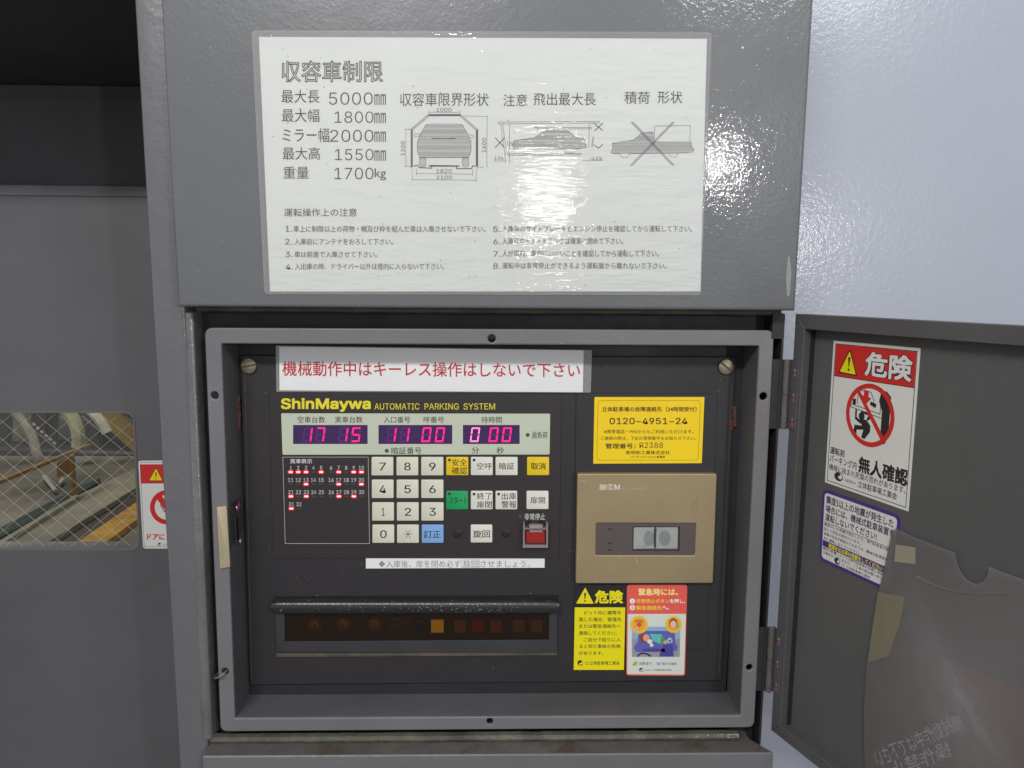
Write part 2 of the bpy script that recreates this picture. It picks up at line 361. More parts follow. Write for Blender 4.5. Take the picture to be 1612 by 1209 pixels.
# orange handrail
def on_level(z, p): q = levelplane(z); return q.at(q.hit(*p))
rl = thing('handrail', 'orange rail with a single post standing on the kerb behind the wired window', 'rail', on_level(-1.21, (118, 783)))
zr = -0.965
w = M(); w.tube([on_level(zr, p) for p in Z4((-300, 745), (0, 622), (350, 478), (600, 374), (740, 322))], 0.012, 6); orange = mat('orange_steel', (156, 112, 34), 0.5, mott=(6, 0.75)); w.build('top_rail', orange, rl)
foot = on_level(-1.21, Z4((620, 752))[0]); w = M(); w.tube([foot, Vector((foot.x, foot.y, zr))], 0.014, 6); w.build('post', orange, rl)
pl_ = wallplane(foot.y + 0.05); w = M(); w.prism(pl_, Z4((470, 470), (590, 390), (560, 560), (470, 590)), 0, 0.02); w.build('bracket_plate', orange, rl)
# machinery
bm = thing('lift_beam', 'yellow diagonal steel beam at the upper right of the wired window', 'beam', (-2.9, 4.6, -1.2))
p4 = wallplane(4.6); w = M(); w.prism(p4, Z4((730, 40), (900, 40), (1180, 300), (1180, 440)), -0.1, 0.0); w.build('beam', mat('yellow_steel', (160, 128, 44), 0.55, mott=(3, 0.7)), bm)
w = M(); w.prism(p4, Z4((700, 40), (735, 40), (1180, 442), (1180, 475)), -0.1, -0.02); w.build('flange_plate', mat('dark_steel', (52, 50, 48), 0.6, mott=(4, 0.7)), bm)
for k, (pts, r_, nm, col) in enumerate((([(560, 30), (615, 110), (645, 190), (655, 260), (650, 335)], 0.046, 'curved pale hose hanging left of the yellow beam', (176, 172, 132)),
        ([(750, 30), (800, 80), (850, 145), (890, 215)], 0.036, 'short pale hose ending against the yellow beam', (208, 202, 178)),
        ([(110, 30), (190, 130), (270, 250), (315, 420), (320, 500)], 0.032, 'long pale hose hanging left of the chain behind the wired glass', (150, 146, 130)))):
    q = wallplane(4.3); w = M(); w.tube([q.at(q.hit(*p)) for p in Z4(*pts)], r_, 8)
    o = w.build('hose', mat('hose_%d' % k, col, 0.5, mott=(5, 0.7)), loc=q.at(q.hit(*Z4(pts[-1])[0])), smooth=True); o['label'] = nm; o['category'] = 'hose'; o['group'] = 'hoses behind the window'
mc = thing('lift_machine', 'dark lift machinery block behind the hoses at the top of the wired window', 'machine', (-3.6, 5.0, -1.2))
p5 = wallplane(4.72)
for qd, col, nm in ((((-300, 20), (90, 20), (80, 300), (-300, 330)), (46, 44, 42), 'housing'), (((95, 20), (240, 20), (250, 310), (80, 310)), (120, 116, 104), 'cover_plate'),
        (((470, 20), (560, 20), (640, 300), (470, 300)), (84, 84, 80), 'cover_plate'), (((-300, 330), (1180, 380), (1180, 430), (-300, 425)), (40, 34, 34), 'base_beam'), (((665, 60), (830, 200), (850, 420), (660, 350)), (70, 62, 52), 'side_plate')):
    w = M(); w.prism(p5, Z4(*qd), -0.2, 0.0 if nm != 'base_beam' else 0.15, ch=0.02); w.build(nm, mat('machine_%d' % col[0], col, 0.6, mott=(4, 0.6), stain=[(5, 0.6, (60, 56, 50), 0.1)]), mc)
ch_ = thing('chain', 'bright steel chain sloping down behind the wired glass', 'chain', (-3.2, 4.4, -1.0)); q = wallplane(4.4)
for k in range(6):
    a_ = (270 + 34 * k, 140 + 31 * k); w = M(); w.tube([q.at(q.hit(*p)) for p in Z4(a_, (a_[0] + 22, a_[1] + 20))], 0.014, 6); w.build('link', steel, ch_)

for p, q_, nm in (((362, 578), (462, 700), 'thin pale rod lying on the pit floor left of the orange post'), ((492, 640), (520, 600), 'short pale rod lying just beside the orange post')):
    w = M(); w.tube([on_level(-1.235, Z4(p)[0]), on_level(-1.235, Z4(q_)[0])], 0.012, 6); o = w.build('metal_rod', mat('pale_rod', (150, 148, 138), .5), loc=on_level(-1.25, Z4(p)[0])); o['label'] = nm; o['category'] = 'rod'
# ------------------------------------------------------------------ door post left of the cabinet
xr_ = PC.hit(318, 1000)[0]
po = thing('door_post', 'wide grey painted steel post between the window door and the control cabinet', 'post', (PC.hit(280, 800)[0], 0.1, -1.3))
w = M(); w.prism_ab(PC, [(xl, -1.29), (xr_, -1.29), (xr_, 1.2), (xl, 1.2)], -YD - 0.03, 0.0, 0.0035, 3); w.build('post_body', post_paint, po, smooth=True)

# ------------------------------------------------------------------ upper cabinet
bl = PB.hit(279, 485.5); br = PB.hit(1252.5, 486.5)
zb = (bl[1] + br[1]) / 2
uc = thing('upper_cabinet', 'grey painted steel box cover carrying the large laminated notice', 'cabinet', (0, 0.04, zb))
w = M(); w.prism_ab(PB, [(bl[0], zb), (br[0], zb), (br[0], 0.62), (bl[0], 0.62)], -0.12, 0.0, 0.0032, 3); w.build('cover', box_paint, uc, smooth=True)

# ------------------------------------------------------------------ control cabinet
cc = thing('control_cabinet', 'recessed grey control cabinet below the notice with its door swung open to the right', 'cabinet', (0, 0.05, PG.hit(770, 1170)[1]))
gx1 = PG.hit(303, 600)[0]; gx1 = xr_ + 0.001
gx2 = PC.hit(1236, 499)[0]; gzb = PG.hit(770, 1160)[1]
def hole_c(x, y, r=6.2): return circle(PC.hit(x, y), r * DIST / F, 18)
holes = [hole_c(774, 533), hole_c(337.6, 622.5), hole_c(1202, 624), hole_c(1180, 1051, 5.6), hole_c(771, 1136, 5.4), hole_c(354, 1057, 6)]
outer = [PC.hit(*p) for p in ((322, 516), (1219, 520), (1187.5, 1145.5), (347, 1152))]
inner = [PC.hit(*p) for p in ((348.5, 541), (1195, 544.5), (1166, 1126.5), (369.5, 1131))]
w = M(); w.plate(PC, rounded(outer, 0.0075, 5), [rounded(inner, 0.0012, 2)] + holes, -0.004, 0.0, 0.0012)
fl = w.build('flange_frame', flange_paint, cc, smooth=True)
# tray walls behind the flange opening
inn = inner
names = ['recess_top', 'recess_right_side', 'recess_floor', 'recess_left_side']
for k in range(4):
    a, b = Vector(inn[k]), Vector(inn[(k + 1) % 4]); d = (b - a).normalized(); nn = Vector((d.y, -d.x))
    if (Vector((sum(p[0] for p in inn) / 4, sum(p[1] for p in inn) / 4)) - a).dot(nn) > 0: nn = -nn
    a2, b2 = a + nn * 0.0012, b + nn * 0.0012
    w = M(); w.prism_ab(PC, [tuple(a), tuple(b), tuple(b2), tuple(a2)], -0.046, -0.0035)
    w.build(names[k], recess_paint, cc)
# steel behind and around the flange
w = M(); w.plate(PG, [(gx1 - 0.004, gzb - 0.03), (gx2, gzb - 0.03), (gx2, zb - 0.001), (gx1 - 0.004, zb - 0.001)], [offset_poly(inner, -0.0025)], -0.003, 0.0)
w.build('backing_plate', gap_dark, cc)
w = M(); w.box(gx2 - 0.002, gx2, 0.0, 0.119, gzb - 0.03, zb - 0.004); w.build('side_plate', gap_dark, cc)
zz = PC.hit(1225, 533)[1]; w = M(); w.box(gx2 - 0.012, gx2 - 0.0022, -0.001, 0.019, zz, zb - 0.003); w.build('corner_block', gap_dark, cc)
# sealant beads
def bead(p, q, r, name='sealant_bead', n=60, squash=1.0):
    a, b = Vector(p), Vector(q); pts = []; rr = []
    for i in range(n + 1):
        t = i / n; pts.append(a.lerp(b, t) + Vector((0, random.uniform(-1, 1) * r * .03, random.uniform(-1, 1) * r * .03))); rr.append(r * random.uniform(0.94, 1.04))
    w = M(); w.tube(pts, rr, 8); return w.build(name, caulk, cc, smooth=True)
bead((bl[0] + 0.008, 0.004, zb - 0.001), (gx2 - 0.004, 0.004, zb - 0.001), 0.0048)
zl = PC.hit(770, 1166)[1]
bead((gx1 + 0.001, 0.006, zl), (gx2 - 0.022, 0.006, zl + 0.001), 0.0052)
# left lip of the shell between post and gap
tl_, bl_ = PC.hit(292, 497), PC.hit(322, 1162)
q4 = [PC.hit(*p) for p in ((290, 492), (304.5, 492), (334, 1166), (316, 1166))]
w = M(); w.prism_ab(PC, q4, -0.02, 0.0008, 0.0035, 3)
w.build('shell_lip', mat('shell_lip_paint', (116, 117, 116), 0.35, bump=(130, 0.0008), bump2=(45, 0.0012), mott=(14, 0.8), coat=0.4, stain=[(30, 0.62, (128, 126, 110), 0.08)]), cc, smooth=True)
# recess back and mounting rails
w = M(); ib = [PR.hit(*p) for p in ((365, 535), (1176, 538), (1142, 1090), (385, 1096))]
w.prism_ab(PR, ib, -0.004, 0.0); w.build('recess_back', back_dark, cc)
# lower panel with ledge
lw = thing('lower_cabinet', 'grey steel cabinet front at the bottom edge below the control recess', 'cabinet', (0, 0.0, -1.3))
PL = wallplane(-0.016)
la, lb_ = PL.hit(319.5, 1192.5), PL.hit(1217.5, 1184); zf = (la[1] + lb_[1]) / 2; zbk = PC.hit(770, 1170)[1]
w = M(); w.add([(la[0], -0.016, -1.29), (lb_[0], -0.016, -1.29), (lb_[0], -0.016, zf - 0.0012), (la[0], -0.016, zf - 0.0012), (lb_[0], -0.0148, zf), (la[0], -0.0148, zf),
        (gx2 - 0.010, 0.006, zf + 0.001), (gx1, 0.006, zf + 0.001), (gx2 - 0.010, 0.11, zf + 0.001), (gx1, 0.11, zf + 0.001), (lb_[0], 0.11, -1.29), (la[0], 0.11, -1.29)],
      [(0, 1, 2, 3), (3, 2, 4, 5), (1, 10, 8, 6, 4, 2), (11, 0, 3, 5, 7, 9)])
w.build('cabinet_front', mat('lower_front_paint', (112, 111, 114), 0.4, bump=(200, 0.0003), bump2=(60, 0.0006), mott=(8, 0.93), speck=(300, 0.72, (160, 160, 162)), coat=0.3, stain=[(20, .66, (112, 106, 100), .1)]), lw)
v6 = [(la[0], -0.0148, zf), (lb_[0], -0.0148, zf), (gx2 - 0.010, 0.006, zf + 0.001), (gx1, 0.006, zf + 0.001), (gx2 - 0.010, 0.11, zf + 0.001), (gx1, 0.11, zf + 0.001)]
w = M(); w.add(v6, [(0, 1, 2, 3), (3, 2, 4, 5)]); w.build('top_ledge', ledge_rust, lw)

# two slotted brass screws holding the panel
def slotted(pl, cx_, cy_, r, h0, parent, ang, m=brass):
    c = pl.hit(cx_, cy_, h0 + 0.003); rr = r * (DIST + 0.04) / F
    w = M(); w.prism_ab(pl, circle(c, rr, 26), h0, h0 + 0.0032, 0.0007, 2); s_ = w.build('screw_head', m, parent, smooth=True)
    d = Vector((math.cos(ang), math.sin(ang))); n_ = Vector((-d.y, d.x)); c = Vector(c)
    q = [tuple(c + d * rr * .97 + n_ * rr * .11), tuple(c - d * rr * .97 + n_ * rr * .11), tuple(c - d * rr * .97 - n_ * rr * .11), tuple(c + d * rr * .97 - n_ * rr * .11)]
    w = M(); w.prism_ab(pl, q, h0 + .003, h0 + 0.0034); w.build('screw_slot', mat('screw_slot', (70, 62, 48), 0.6), s_)

# ------------------------------------------------------------------ main dark panel
HP = 0.005
mp = thing('mounting_panel', 'black steel mounting panel screwed inside the cabinet recess', 'panel', (0, 0.04, PR.hit(760, 1075)[1]))
w = M(); w.prism(PR, [(378, 559.5), (1159, 562), (1136.5, 1071), (394, 1078)], 0.0002, HP, ch=0.0006); w.build('face_plate', plate_dark, mp)
slotted(PR, 391, 576, 12, HP, mp, math.radians(12))
slotted(PR, 1143.5, 577.5, 12, HP, mp, math.radians(-38))
# filler plates on the panel
w = M(); w.prism(PR, [(907, 618.5), (1130, 619.5), (1113, 1022), (903, 1024)], HP + .0002, HP + 0.0014, ch=0.0004); w.build('blanking_plate', plate_dark, mp)
for q in ([(385, 569), (396, 1070)], [(1152, 600), (1132, 1062)]):
    w = M(); w.line(PR, q, 0.6, HP + .0001); w.build('scratch_line', mat('worn_edge', (98, 84, 78), 0.6), mp)

# strike plate on the left inner edge
st = thing('strike_plate', 'pale brass lock strike plate fixed on the left side of the recess', 'lock plate', PC.at(PC.hit(352, 846)))
w = M(); w.prism(PC, [(340.5, 798.5), (356.5, 797.5), (362, 893), (346, 895.5)], 0.0006, 0.0024, r=0.0012, ch=0.0006, ch_n=2); w.build('front_tab', mat('pale_brass', (205, 190, 158), 0.36, metal=0.35, mott=(50, 0.9)), st, smooth=True)
fx = PC.hit(357.5, 800)[0] + 0.0002
ztp, zbt = PC.hit(357, 797)[1], PC.hit(361, 893)[1]; fx2 = PC.hit(361.5, 890)[0]
w = M(); w.add([(fx, 0.001, ztp), (fx2 , 0.001, zbt + .018), (fx2 + 0.001, 0.034, zbt + 0.026), (fx + 0.001, 0.034, ztp - 0.002),
                (fx + .0012, 0.001, ztp), (fx2 + .0012, 0.001, zbt + .018), (fx2 + 0.0022, 0.034, zbt + 0.026), (fx + 0.0022, 0.034, ztp - 0.002)],
               [(4, 5, 6, 7), (0, 3, 2, 1), (0, 4, 7, 3), (1, 2, 6, 5), (0, 1, 5, 4), (3, 7, 6, 2)])
side = w.build('side_leaf', mat('strike_side', (84, 82, 86), 0.4, metal=0.3, mott=(60, 0.8)), st)
def onside(y, z, rx, rz):
    xx = fx + (fx2 - fx) * (ztp - z) / (ztp - zbt) + 0.0024
    return [(xx, y - rx, z - rz), (xx, y + rx, z - rz), (xx, y + rx, z + rz), (xx, y - rx, z + rz)]
zm = (ztp + zbt) / 2 + 0.003
for yy, w_, m_ in ((0.016, 0.0048, mat('strike_rim', (150, 146, 150), 0.35, metal=0.5)), (0.017, 0.0034, black)):
    w = M(); v_ = onside(yy, zm, w_, 0.0105 + w_ * .4); w.add([Vector(p) + Vector((0.0003 if m_ is black else 0, 0, 0)) for p in v_], [(0, 1, 2, 3)]); w.build('bolt_slot', m_, side)
for z_, mk in ((ztp - 0.007, True), (zbt + 0.020, False)):
    xx = fx + 0.004 + (0.002 if not mk else 0.0); w = M(); w.add([(xx - .001 + 0.0016 * math.sin(PI * j / 8) , 0.018 + 0.0036 * math.cos(2 * PI * i / 12) * math.cos(PI * j / 16), z_ + 0.0036 * math.sin(2 * PI * i / 12) * math.cos(PI * j / 16)) for j in range(5) for i in range(12)],
        [(j * 12 + i, j * 12 + (i + 1) % 12, (j + 1) * 12 + (i + 1) % 12, (j + 1) * 12 + i) for j in range(4) for i in range(12)] + [tuple(range(48, 60))]); w.build('screw_head', steel, side, smooth=True)
    if mk:
        w = M(); w.add([(xx + .0012, 0.0145, z_ - 0.001), (xx + .0012, 0.021, z_ + 0.001), (xx + .0012, 0.017, z_ + 0.0085), (xx + .0012, 0.0145, z_ + 0.004)], [(0, 1, 2, 3)]); w.build('paint_mark', pink, side)
# wire ring through the lower left hole
rg = M(); q = PC.hit(345, 1062); ctr = Vector((q[0] + .0015, 0.002, q[1] + .0005))
rg.tube([ctr + Vector((0.0062 * math.cos(t) , -0.0075 * math.sin(t), 0.0036 * math.cos(t) )) for t in [2 * PI * k / 22 for k in range(23)]], 0.0011, 8, False)
o = rg.build('wire_ring', steel, smooth=True, loc=ctr); o['label'] = 'small bright wire ring hooked through the lower left hole of the frame'; o['category'] = 'wire ring'

# ------------------------------------------------------------------ hinged door, swung open
A_ = math.radians(68.8); du = Vector((math.cos(A_), -math.sin(A_), 0)); dn = Vector((-math.sin(A_), -math.cos(A_), 0))
hx = (PC.hit(1251, 494)[0] + PC.hit(1214.5, 1150)[0]) / 2
LIP = 0.0123
lipo = Vector((hx, 0, 0)); DP = Plane(lipo - dn * LIP, du, (0, 0, 1), dn)        # h = 0: the inside skin; h = LIP: front of the lip
zt, zbm = DP.hit(1251, 494, LIP)[1], DP.hit(1214.5, 1150, LIP)[1]
LW = 0.0125; TW = 0.50
w = M(); w.prism_ab(DP, [(0, zbm), (TW, zbm), (TW, zt), (0, zt)], -0.0015, 0.0); w.build('door_skin', door_paint, cc)
ow, iw = [(0, zbm), (TW, zbm), (TW, zt), (0, zt)], [(LW, zbm + 0.0115), (TW - LW, zbm + 0.0115), (TW - LW, zt - LW * 1.1), (LW, zt - LW * 1.1)]
for k, nm in enumerate(('bottom_lip', 'free_edge_lip', 'top_lip', 'hinge_side_lip')):
    a, b, c, d = ow[k], ow[(k + 1) % 4], iw[(k + 1) % 4], iw[k]
    g = 0.0
    w = M(); w.prism_ab(DP, [a, b, c, d], 0.0001, LIP, 0.0005); w.build(nm, door_edge, cc)
w = M(); w.prism_ab(DP, [(LW + .0001, zbm + .0118), (LW + .0018, zbm + .0118), (LW + .0018, zt - LW * 1.1 - .0004), (LW + .0001, zt - LW * 1.1 - .0004)], 0.0001, LIP * 0.35); w.build('seal_strip', gap_dark, cc)
# hinges
for yt, ybm, xt, xb, lab in ((566, 675, 1237.5, 1233.5, 'upper grey hinge with three pink marked screws on the cabinet door'), (988, 1088, 1214.0, 1209.5, 'lower grey hinge with three pink marked screws on the cabinet door')):
    a, b = PC.hit(xt, yt), PC.hit(xb, ybm); xm = (a[0] + b[0]) / 2
    h = thing('hinge', lab, 'hinge', (xm, 0.003, b[1]), 'hinges of the open cabinet door')
    mid = (a[1] * 0.5 + b[1] * 0.5)
    for z0_, z1_ in ((a[1], mid + .0004), (mid - .0004, b[1])):
        w = M(); w.tube([(xm, -0.0005, z0_), (xm, -0.0005, z1_)], 0.0031, 16); w.build('knuckle', hinge_steel, h, smooth=True)
    w = M(); w.tube([(xm, -0.0005, mid - .0005), (xm, -0.0005, mid + .0005)], 0.0026, 12); w.build('pin', mat('rusty_pin', (110, 62, 50), 0.5), h)
    w = M(); w.box(xm - 0.013, xm - 0.001, 0.0008, 0.002, b[1], a[1]); w.build('fixed_leaf', gap_dark, h)
    w = M(); w.prism_ab(DP, [(-0.004, b[1]), (0.0095, b[1]), (0.0095, a[1]), (-0.004, a[1])], LIP + .0001, LIP + .0013, .0003); lf = w.build('door_leaf', door_edge, h)
    for k in range(3):
        zc = a[1] + (b[1] - a[1]) * (0.15 + 0.355 * k)
        w = M(); w.prism_ab(DP, circle((0.0045, zc), 0.0022, 12), LIP + .0012, LIP + .0026, .0008, 2); w.build('screw', steel, h, smooth=True)
        w = M(); w.flat_ab(DP, rounded([(0.0042, zc - .0055), (0.0068, zc - .0062), (0.0064, zc - .0012), (0.0044, zc - .0008)], .001, 3), LIP + .00145); w.build('paint_mark', pink, h)

# paint specks and scratches on the cover
w = M()
for x, y, r_ in ((1169, 75, 2.4), (1209, 77, 1.0), (1191, 103, 1.1), (1195, 109, .8), (1171, 127, 1.0), (1150, 106, .6), (1176, 228, .8), (1182, 222, .6), (1240, 60, 1.0), (1252, 70, .8), (1138, 37, .9), (1239, 42, .7), (1262, 53, .9), (1200, 94, .6), (1160, 64, .5), (300, 60, .5), (333, 84, .5), (340, 220, .5)):
    w.flat(PB, [(x + r_ * random.uniform(.6, 1) * math.cos(a), y + r_ * random.uniform(.6, 1) * math.sin(a)) for a in [2 * PI * k / 7 for k in range(7)]], 0.0003)
w.build('paint_speck', mat('pale_speck', (226, 230, 234), 0.4), uc, kind='stuff')
for q, w_ in (([(1172, 151), (1215, 141), (1258, 131)], .35), ([(1180, 255), (1188, 262)], .4), ([(610, 18), (611, 46)], .4), ([(1128, 420), (1140, 452)], .3)):
    w = M(); w.line(PB, q, w_, 0.0003); w.build('scratch', mat('pale_scratch', (138, 141, 144), 0.45), uc)
for q in ([(1240, 405), (1243, 402), (1246, 430), (1243, 465), (1239, 468), (1237, 440)],):
    w = M(); w.flat(PB, q, 0.0003); w.build('rub_mark', mat('rub_mark', (128, 130, 132), 0.4), uc)
# ================================================================== notices and stickers
paper = mat('white_paper', (226, 228, 225), 0.6, mott=(8, 0.985), speck=(230, 0.79, (120, 118, 114)))
white_vinyl = mat('white_vinyl', (226, 224, 220), 0.4, mott=(10, 0.97))
yellow_vinyl = mat('yellow_vinyl', (250, 212, 8), 0.4, mott=(10, 0.97))
lemon_vinyl = mat('lemon_vinyl', (240, 226, 10), 0.4, mott=(10, 0.97))
red_print = mat('red_print', (205, 40, 36), 0.45)
coral = mat('coral_print', (232, 96, 84), 0.42, mott=(14, 0.97))
lam = film('laminate', haze=0.015, rough=0.035, bump=(44, 0.00050), bump2=(170, 0.00018), stretch=(0.45, 1, 1.9))
lam2 = film('small_laminate', haze=0.0, rough=0.10, bump=(20, 0.0003))
E = 0.0003
# ---- the large notice on the upper cabinet
nt_ = thing('laminated_notice', 'large white laminated notice of vehicle size limits on the upper cabinet', 'notice', PB.at(PB.hit(765, 462), 0.0005))
w = M(); w.prism(PB, [(395.5, 47), (1121, 50), (1103.5, 465), (416, 463)], 0.0002, 0.0006, r=0.004)
w.build('laminate_backing', film('laminate_back', haze=0.10, rough=0.15, bump=(30, 0.0003)), nt_)
w = M(); w.prism(PB, [(407.5, 58), (1113, 61), (1102.5, 458.8), (425, 459)], 0.0007, 0.0009); w.build('paper_sheet', paper, nt_)
hN = 0.00105
Z1, Z2 = Zm(400, 50, 4.242), Zm(760, 50, 4.242); Z3, Z5 = Zm(420, 300, 4.478), Zm(760, 300, 4.478)
ti = M()
ti.text(PB, '収容車制限', Z1.rect(182, 192, 862, 338), hN, outline=0.017); ti.build('title_lettering', ink, nt_)
tx = M()
for s_, r in (('最大長', (182, 388, 437, 475)), ('5000', (500, 405, 792, 487)), ('㎜', (803, 415, 880, 488)), ('最大幅', (185, 515, 437, 603)), ('1800', (537, 532, 797, 608)), ('㎜', (803, 540, 880, 610)),
              ('ミラー幅', (190, 643, 503, 737)), ('2000', (508, 655, 797, 735)), ('㎜', (803, 665, 880, 735)), ('最大高', (190, 770, 440, 855)), ('1550', (540, 783, 797, 858)), ('㎜', (803, 790, 880, 862)),
              ('重量', (195, 900, 365, 980)), ('1700', (537, 908, 797, 985)), ('kg', (805, 912, 880, 992)), ('収容車限界形状', (975, 408, 1565, 497))):
    tx.text(PB, s_, Z1.rect(*r), hN, bold=-0.006 if s_[0] in '1258' else 0)
for s_, r in (('注意', (137, 417, 297, 497)), ('飛出最大長', (338, 408, 755, 492)), ('積荷', (945, 399, 1115, 482)), ('形状', (1168, 395, 1332, 479))):
    tx.text(PB, s_, Z2.rect(*r), hN)
tx.build('large_lettering', ink, nt_)
tx = M()
for s_, r in (('運転操作上の注意', (122, 125, 635, 183)), ('1.', (133, 250, 176, 290)), ('車上に制限以上の荷物・幌及び枠を組んだ車は入庫させないで下さい。', (188, 248, 1542, 294)),
              ('2.', (130, 340, 178, 381)), ('入庫前にアンテナをおろして下さい。', (195, 338, 890, 383)), ('3.', (133, 430, 180, 470)), ('車は前進で入庫させて下さい。', (195, 428, 778, 472)),
              ('4.', (135, 517, 182, 558)), ('入出庫の時、ドライバー以外は塔内に入らないで下さい。', (197, 513, 1250, 558))):
    tx.text(PB, s_, Z3.rect(*r), hN, bold=0.004)
for s_, r in (('5.', (73, 253, 125, 293)), ('入庫車のサイドブレーキとエンジン停止を確認してから運転して下さい。', (137, 246, 1475, 292)), ('6.', (75, 340, 125, 380)), ('入庫車のドア・トランクは確実に閉めて下さい。', (137, 333, 990, 380)),
              ('7.', (75, 428, 125, 468)), ('人が塔内、車中にいないことを確認してから運転して下さい。', (137, 420, 1242, 467)), ('8.', (73, 512, 125, 552)), ('運転中は非常停止ができるよう運転盤から離れないで下さい。', (137, 507, 1295, 552))):
    tx.text(PB, s_, Z5.rect(*r), hN, bold=0.004)
tx.build('rules_lettering', ink, nt_)
# drawings
ZA, ZB = Zm(620, 150, 8.0625), Zm(770, 180, 4.741)
g = M()
def hatch(m, Z, poly, y0, y1, step, w_):
    y = y0; k = 0
    while y < y1:
        xs = []
        for i in range(len(poly)):
            (xa, ya), (xb, yb) = poly[i], poly[(i + 1) % len(poly)]
            if (ya - y) * (yb - y) < 0: xs.append(xa + (xb - xa) * (y - ya) / (yb - ya))
        xs.sort()
        for a, b in zip(xs[::2], xs[1::2]): m.line(PB, Z((a, y), (b, y)), w_, hN)
        y += step * (1 + .12 * math.sin(k)); k += 1
car = [(405, 375), (470, 365), (815, 365), (872, 375), (940, 500), (980, 580), (980, 715), (948, 790), (328, 790), (298, 710), (298, 590), (330, 510)]
g.line(PB, ZA(*car), 0.5, hN + 2e-5, True); hatch(g, ZA, car, 380, 790, 15.5, 0.62)
g.line(PB, ZA((480, 546), (640, 550), (780, 546)), 0.7, hN + 4e-5)
for q in ([(262, 495), (345, 488), (335, 515), (262, 528)], [(940, 498), (1012, 510), (1012, 535), (955, 535)]): g.line(PB, ZA(*q), 0.5, hN + 2e-5, True)
for q in ([(326, 792), (404, 792), (404, 890), (380, 910), (345, 910), (326, 890)], [(870, 792), (950, 792), (950, 890), (925, 912), (895, 912), (870, 890)]):
    g.line(PB, ZA(*q), 0.5, hN + 2e-5, True); hatch(g, ZA, q, 800, 900, 14, 0.4)
for q in ([(218, 925), (218, 430), (440, 243), (845, 243), (1065, 435), (1065, 932)], [(236, 885), (236, 440), (448, 260), (838, 260), (1045, 445), (1045, 885)]): g.line(PB, ZA(*q), 0.75, hN + 3e-5)
g.line(PB, ZA((227, 900), (227, 435)), 1.0, hN); g.line(PB, ZA((1055, 900), (1055, 440)), 1.6, hN)
g.line(PB, ZA((445, 252), (842, 252)), 1.6, hN)
g.line(PB, ZA((218, 905), (300, 888), (320, 918), (480, 925), (480, 900), (455, 890), (825, 895), (795, 905), (795, 932), (990, 930), (1000, 895), (1065, 900)), 1.2, hN + 5e-5)
g.line(PB, ZA((455, 898), (825, 898)), 1.8, hN)
for q in ([(445, 215), (838, 215)], [(445, 200), (445, 232)], [(838, 192), (838, 232)], [(135, 430), (208, 430)], [(153, 430), (153, 900)], [(135, 902), (205, 900)], [(895, 262), (1200, 268)], [(1183, 268), (1180, 905), (1195, 912)],
          [(1080, 912), (1140, 914)], [(285, 940), (285, 1015)], [(998, 945), (998, 1020)], [(285, 993), (998, 1000)], [(233, 945), (233, 1085)], [(1045, 945), (1045, 1100)], [(233, 1070), (1045, 1078)]): g.line(PB, ZA(*q), 0.5, hN + 2e-5)
g.text(PB, '1000', ZA.rect(540, 160, 733, 208), hN); g.text(PB, '1820', ZA.rect(540, 938, 735, 987), hN); g.text(PB, '2100', ZA.rect(540, 1018, 735, 1065), hN)
g.text(PB, '1200', ZA((90, 765), (90, 580), (138, 580), (138, 765)), hN); g.text(PB, '1600', ZA((1120, 725), (1120, 540), (1170, 540), (1170, 725)), hN)
g.build('front_view_drawing', ink, nt_)
g = M()
car2 = [(185, 197), (335, 175), (420, 122), (590, 122), (645, 172), (708, 178), (714, 222), (730, 230), (722, 248), (640, 262), (625, 285), (600, 292), (575, 285), (562, 262), (318, 262), (300, 285), (278, 292), (258, 285), (245, 262), (185, 260), (183, 240), (165, 232), (185, 222)]
car3 = [(920, 215), (1078, 192), (1140, 138), (1224, 130), (1226, 205), (1508, 207), (1514, 250), (1530, 258), (1522, 280), (1410, 290), (1400, 312), (1375, 320), (1350, 312), (1338, 290), (1048, 293), (1035, 318), (1010, 324), (985, 318), (975, 295), (925, 293), (908, 282), (922, 258)]
for c_ in (car2, car3):
    g.line(PB, ZB(*c_), 0.5, hN + 3e-5, True); hatch(g, ZB, c_, min(p[1] for p in c_) + 5, 262 if c_ is car2 else 290, 9, 0.66)
for q in ([(68, 58), (822, 52), (822, 64), (68, 72), (68, 58)], [(86, 72), (118, 303)], [(100, 72), (132, 295)], [(152, 70), (150, 362)], [(118, 306), (690, 303)], [(132, 295), (690, 292)], [(747, 66), (745, 250)], [(765, 66), (768, 70)], [(782, 168), (770, 245)], [(775, 168), (764, 245)],
          [(342, 88), (365, 100), (765, 98), (765, 108), (365, 110), (340, 96), (342, 88)], [(138, 200), (138, 228), (150, 228)], [(150, 208), (185, 212)], [(150, 220), (185, 220)], [(120, 306), (120, 362)], [(38, 348), (122, 348)], [(698, 345), (742, 345)], [(762, 322), (762, 355)], [(762, 343), (845, 343)], [(741, 335), (741, 358)],
          [(1235, 205), (1235, 88), (1502, 83), (1497, 205)]): g.line(PB, ZB(*q), 0.55, hN + 2e-5)
for q in ([(46, 175), (112, 246)], [(112, 178), (46, 248)], [(782, 66), (845, 118)], [(848, 66), (785, 124)], [(782, 228), (815, 252)], [(848, 226), (815, 252)]): g.line(PB, ZB(*q), 1.2, hN + 2e-5)
for a, b in (((1068, 55), (1372, 378)), ((1375, 55), (1062, 380))):
    for s_ in (-7, 7): g.line(PB, ZB((a[0] + s_, a[1] + 4), (b[0] + s_, b[1])), 0.75, hN + 6e-5)
    g.line(PB, ZB((a[0] - 6, a[1] + 4), (a[0] + 6, a[1] + 4)), 0.5, hN); g.line(PB, ZB((b[0] - 6, b[1]), (b[0] + 6, b[1])), 0.5, hN)
g.text(PB, '125', ZB.rect(40, 316, 108, 340), hN); g.text(PB, '125', ZB.rect(770, 318, 842, 340), hN)
